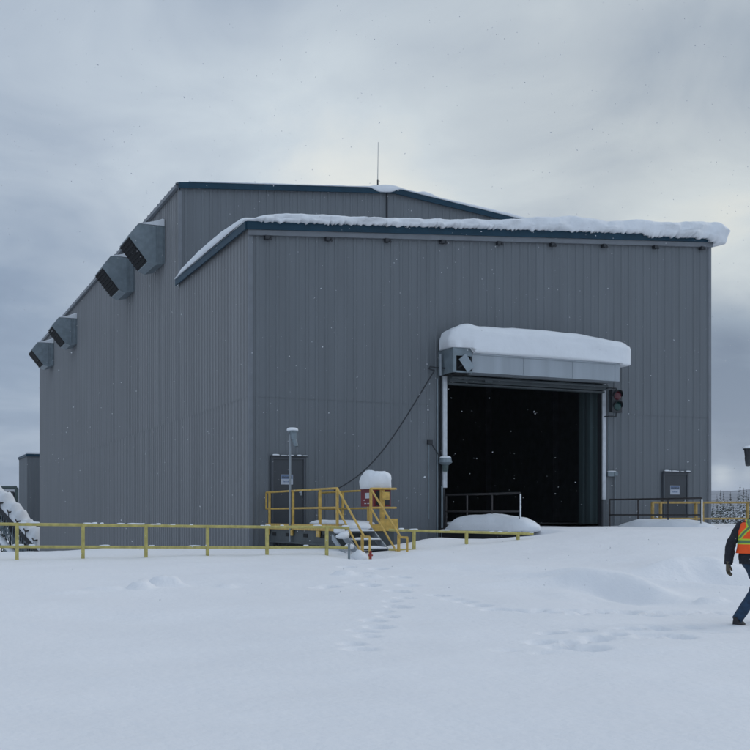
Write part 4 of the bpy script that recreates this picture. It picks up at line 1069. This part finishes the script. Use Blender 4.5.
# broad brighter and darker areas of the cloud deck, by direction
def dirof(x, y):
    a = (x-375)/1080; u = Vector((a*RX+FX, a*RY+FY, (516-y)/1080)).normalized(); return u
wob = nz(1.5, 3, (1, 5, 2), .3)
BL = [(345, 150, .085, .20), (300, 175, .13, .10), (430, 175, .10, .12), (742, 235, .08, .38), (640, 190, .10, .10), (700, 130, .10, .04), (560, 110, .10, .09), (40, 150, .12, .10), (40, 240, .07, -.14), (40, 310, .06, .10), (0, 430, .10, -.22), (60, 460, .06, -.05), (735, 340, .05, -.32), (735, 420, .06, -.55),
      (722, 475, .011, .45), (752, 472, .012, .30), (190, 140, .10, .12)]
for x, y, s, a in BL:
    d_ = dirof(x, y); dt = nd('ShaderNodeVectorMath'); dt.operation = 'DOT_PRODUCT'; ln(nrm.outputs[0], dt.inputs[0]); dt.inputs[1].default_value = d_
    q = mth('DIVIDE', mth('SUBTRACT', 1.0, dt.outputs['Value']), s*s/2)          # (angle/s)^2
    q = mth('MULTIPLY', q, mth('ADD', mth('MULTIPLY', wob, 1.2), .4))
    g_ = mth('POWER', 2.71828, mth('MULTIPLY', q, -1.0))
    val = mth('ADD', val, mth('MULTIPLY', g_, a))
val = mth('ADD', val, .45)
rp = nd('ShaderNodeValToRGB'); ln(val, rp.inputs[0]); cr = rp.color_ramp
cr.elements[0].position = .05; cr.elements[0].color = (.17, .225, .33, 1)
cr.elements[1].position = .95; cr.elements[1].color = (.86, .88, .84, 1)
for p_, c_ in ((.3, (.285, .36, .475)), (.5, (.455, .53, .625)), (.7, (.62, .70, .77))):
    e_ = cr.elements.new(p_); e_.color = (*c_, 1)
# warmer thin cloud to the right, and unseen brightness added overhead to lift the snow
d_ = dirof(690, 200); dt = nd('ShaderNodeVectorMath'); dt.operation = 'DOT_PRODUCT'; ln(nrm.outputs[0], dt.inputs[0]); dt.inputs[1].default_value = d_
g_ = mth('POWER', 2.71828, mth('MULTIPLY', mth('DIVIDE', mth('SUBTRACT', 1.0, dt.outputs['Value']), .30**2/2), -1.0))
tm = nd('ShaderNodeMix'); tm.data_type = 'RGBA'; tm.blend_type = 'MULTIPLY'; ln(g_, tm.inputs['Factor']); ln(rp.outputs[0], tm.inputs['A']); tm.inputs['B'].default_value = (1.04, .99, .90, 1)
b2 = nd('ShaderNodeBackground'); ln(tm.outputs['Result'], b2.inputs[0])
dt = nd('ShaderNodeVectorMath'); dt.operation = 'DOT_PRODUCT'; ln(nrm.outputs[0], dt.inputs[0]); dt.inputs[1].default_value = Vector((-.25, -.5, .85)).normalized()
ln(mth('ADD', 1.0, mth('MULTIPLY', mth('MAXIMUM', mth('SUBTRACT', dt.outputs['Value'], .45), 0.0), .75)), b2.inputs[1])
mx = nd('ShaderNodeMixShader'); mx.inputs[0].default_value = .93; ln(b1.outputs[0], mx.inputs[1]); ln(b2.outputs[0], mx.inputs[2]); ln(mx.outputs[0], out.inputs[0])
sl = bpy.data.lights.new('sun', 'SUN'); sl.energy = .75; sl.angle = R(32); sl.color = (1, .96, .9); so_ = bpy.data.objects.new('sun', sl); COL.objects.link(so_)
dr = Vector((math.sin(SUN_AZ)*math.cos(SUN_EL), math.cos(SUN_AZ)*math.cos(SUN_EL), math.sin(SUN_EL)))
so_.rotation_euler = dr.to_track_quat('Z', 'Y').to_euler(); so_.location = (0, -40, 60)
sc.view_settings.view_transform = 'Standard'; sc.view_settings.look = 'None'; sc.view_settings.gamma = 1; sc.view_settings.exposure = 0; sc.view_settings.use_curve_mapping = False
sc.render.engine = 'CYCLES'; sc.cycles.volume_bounces = 1
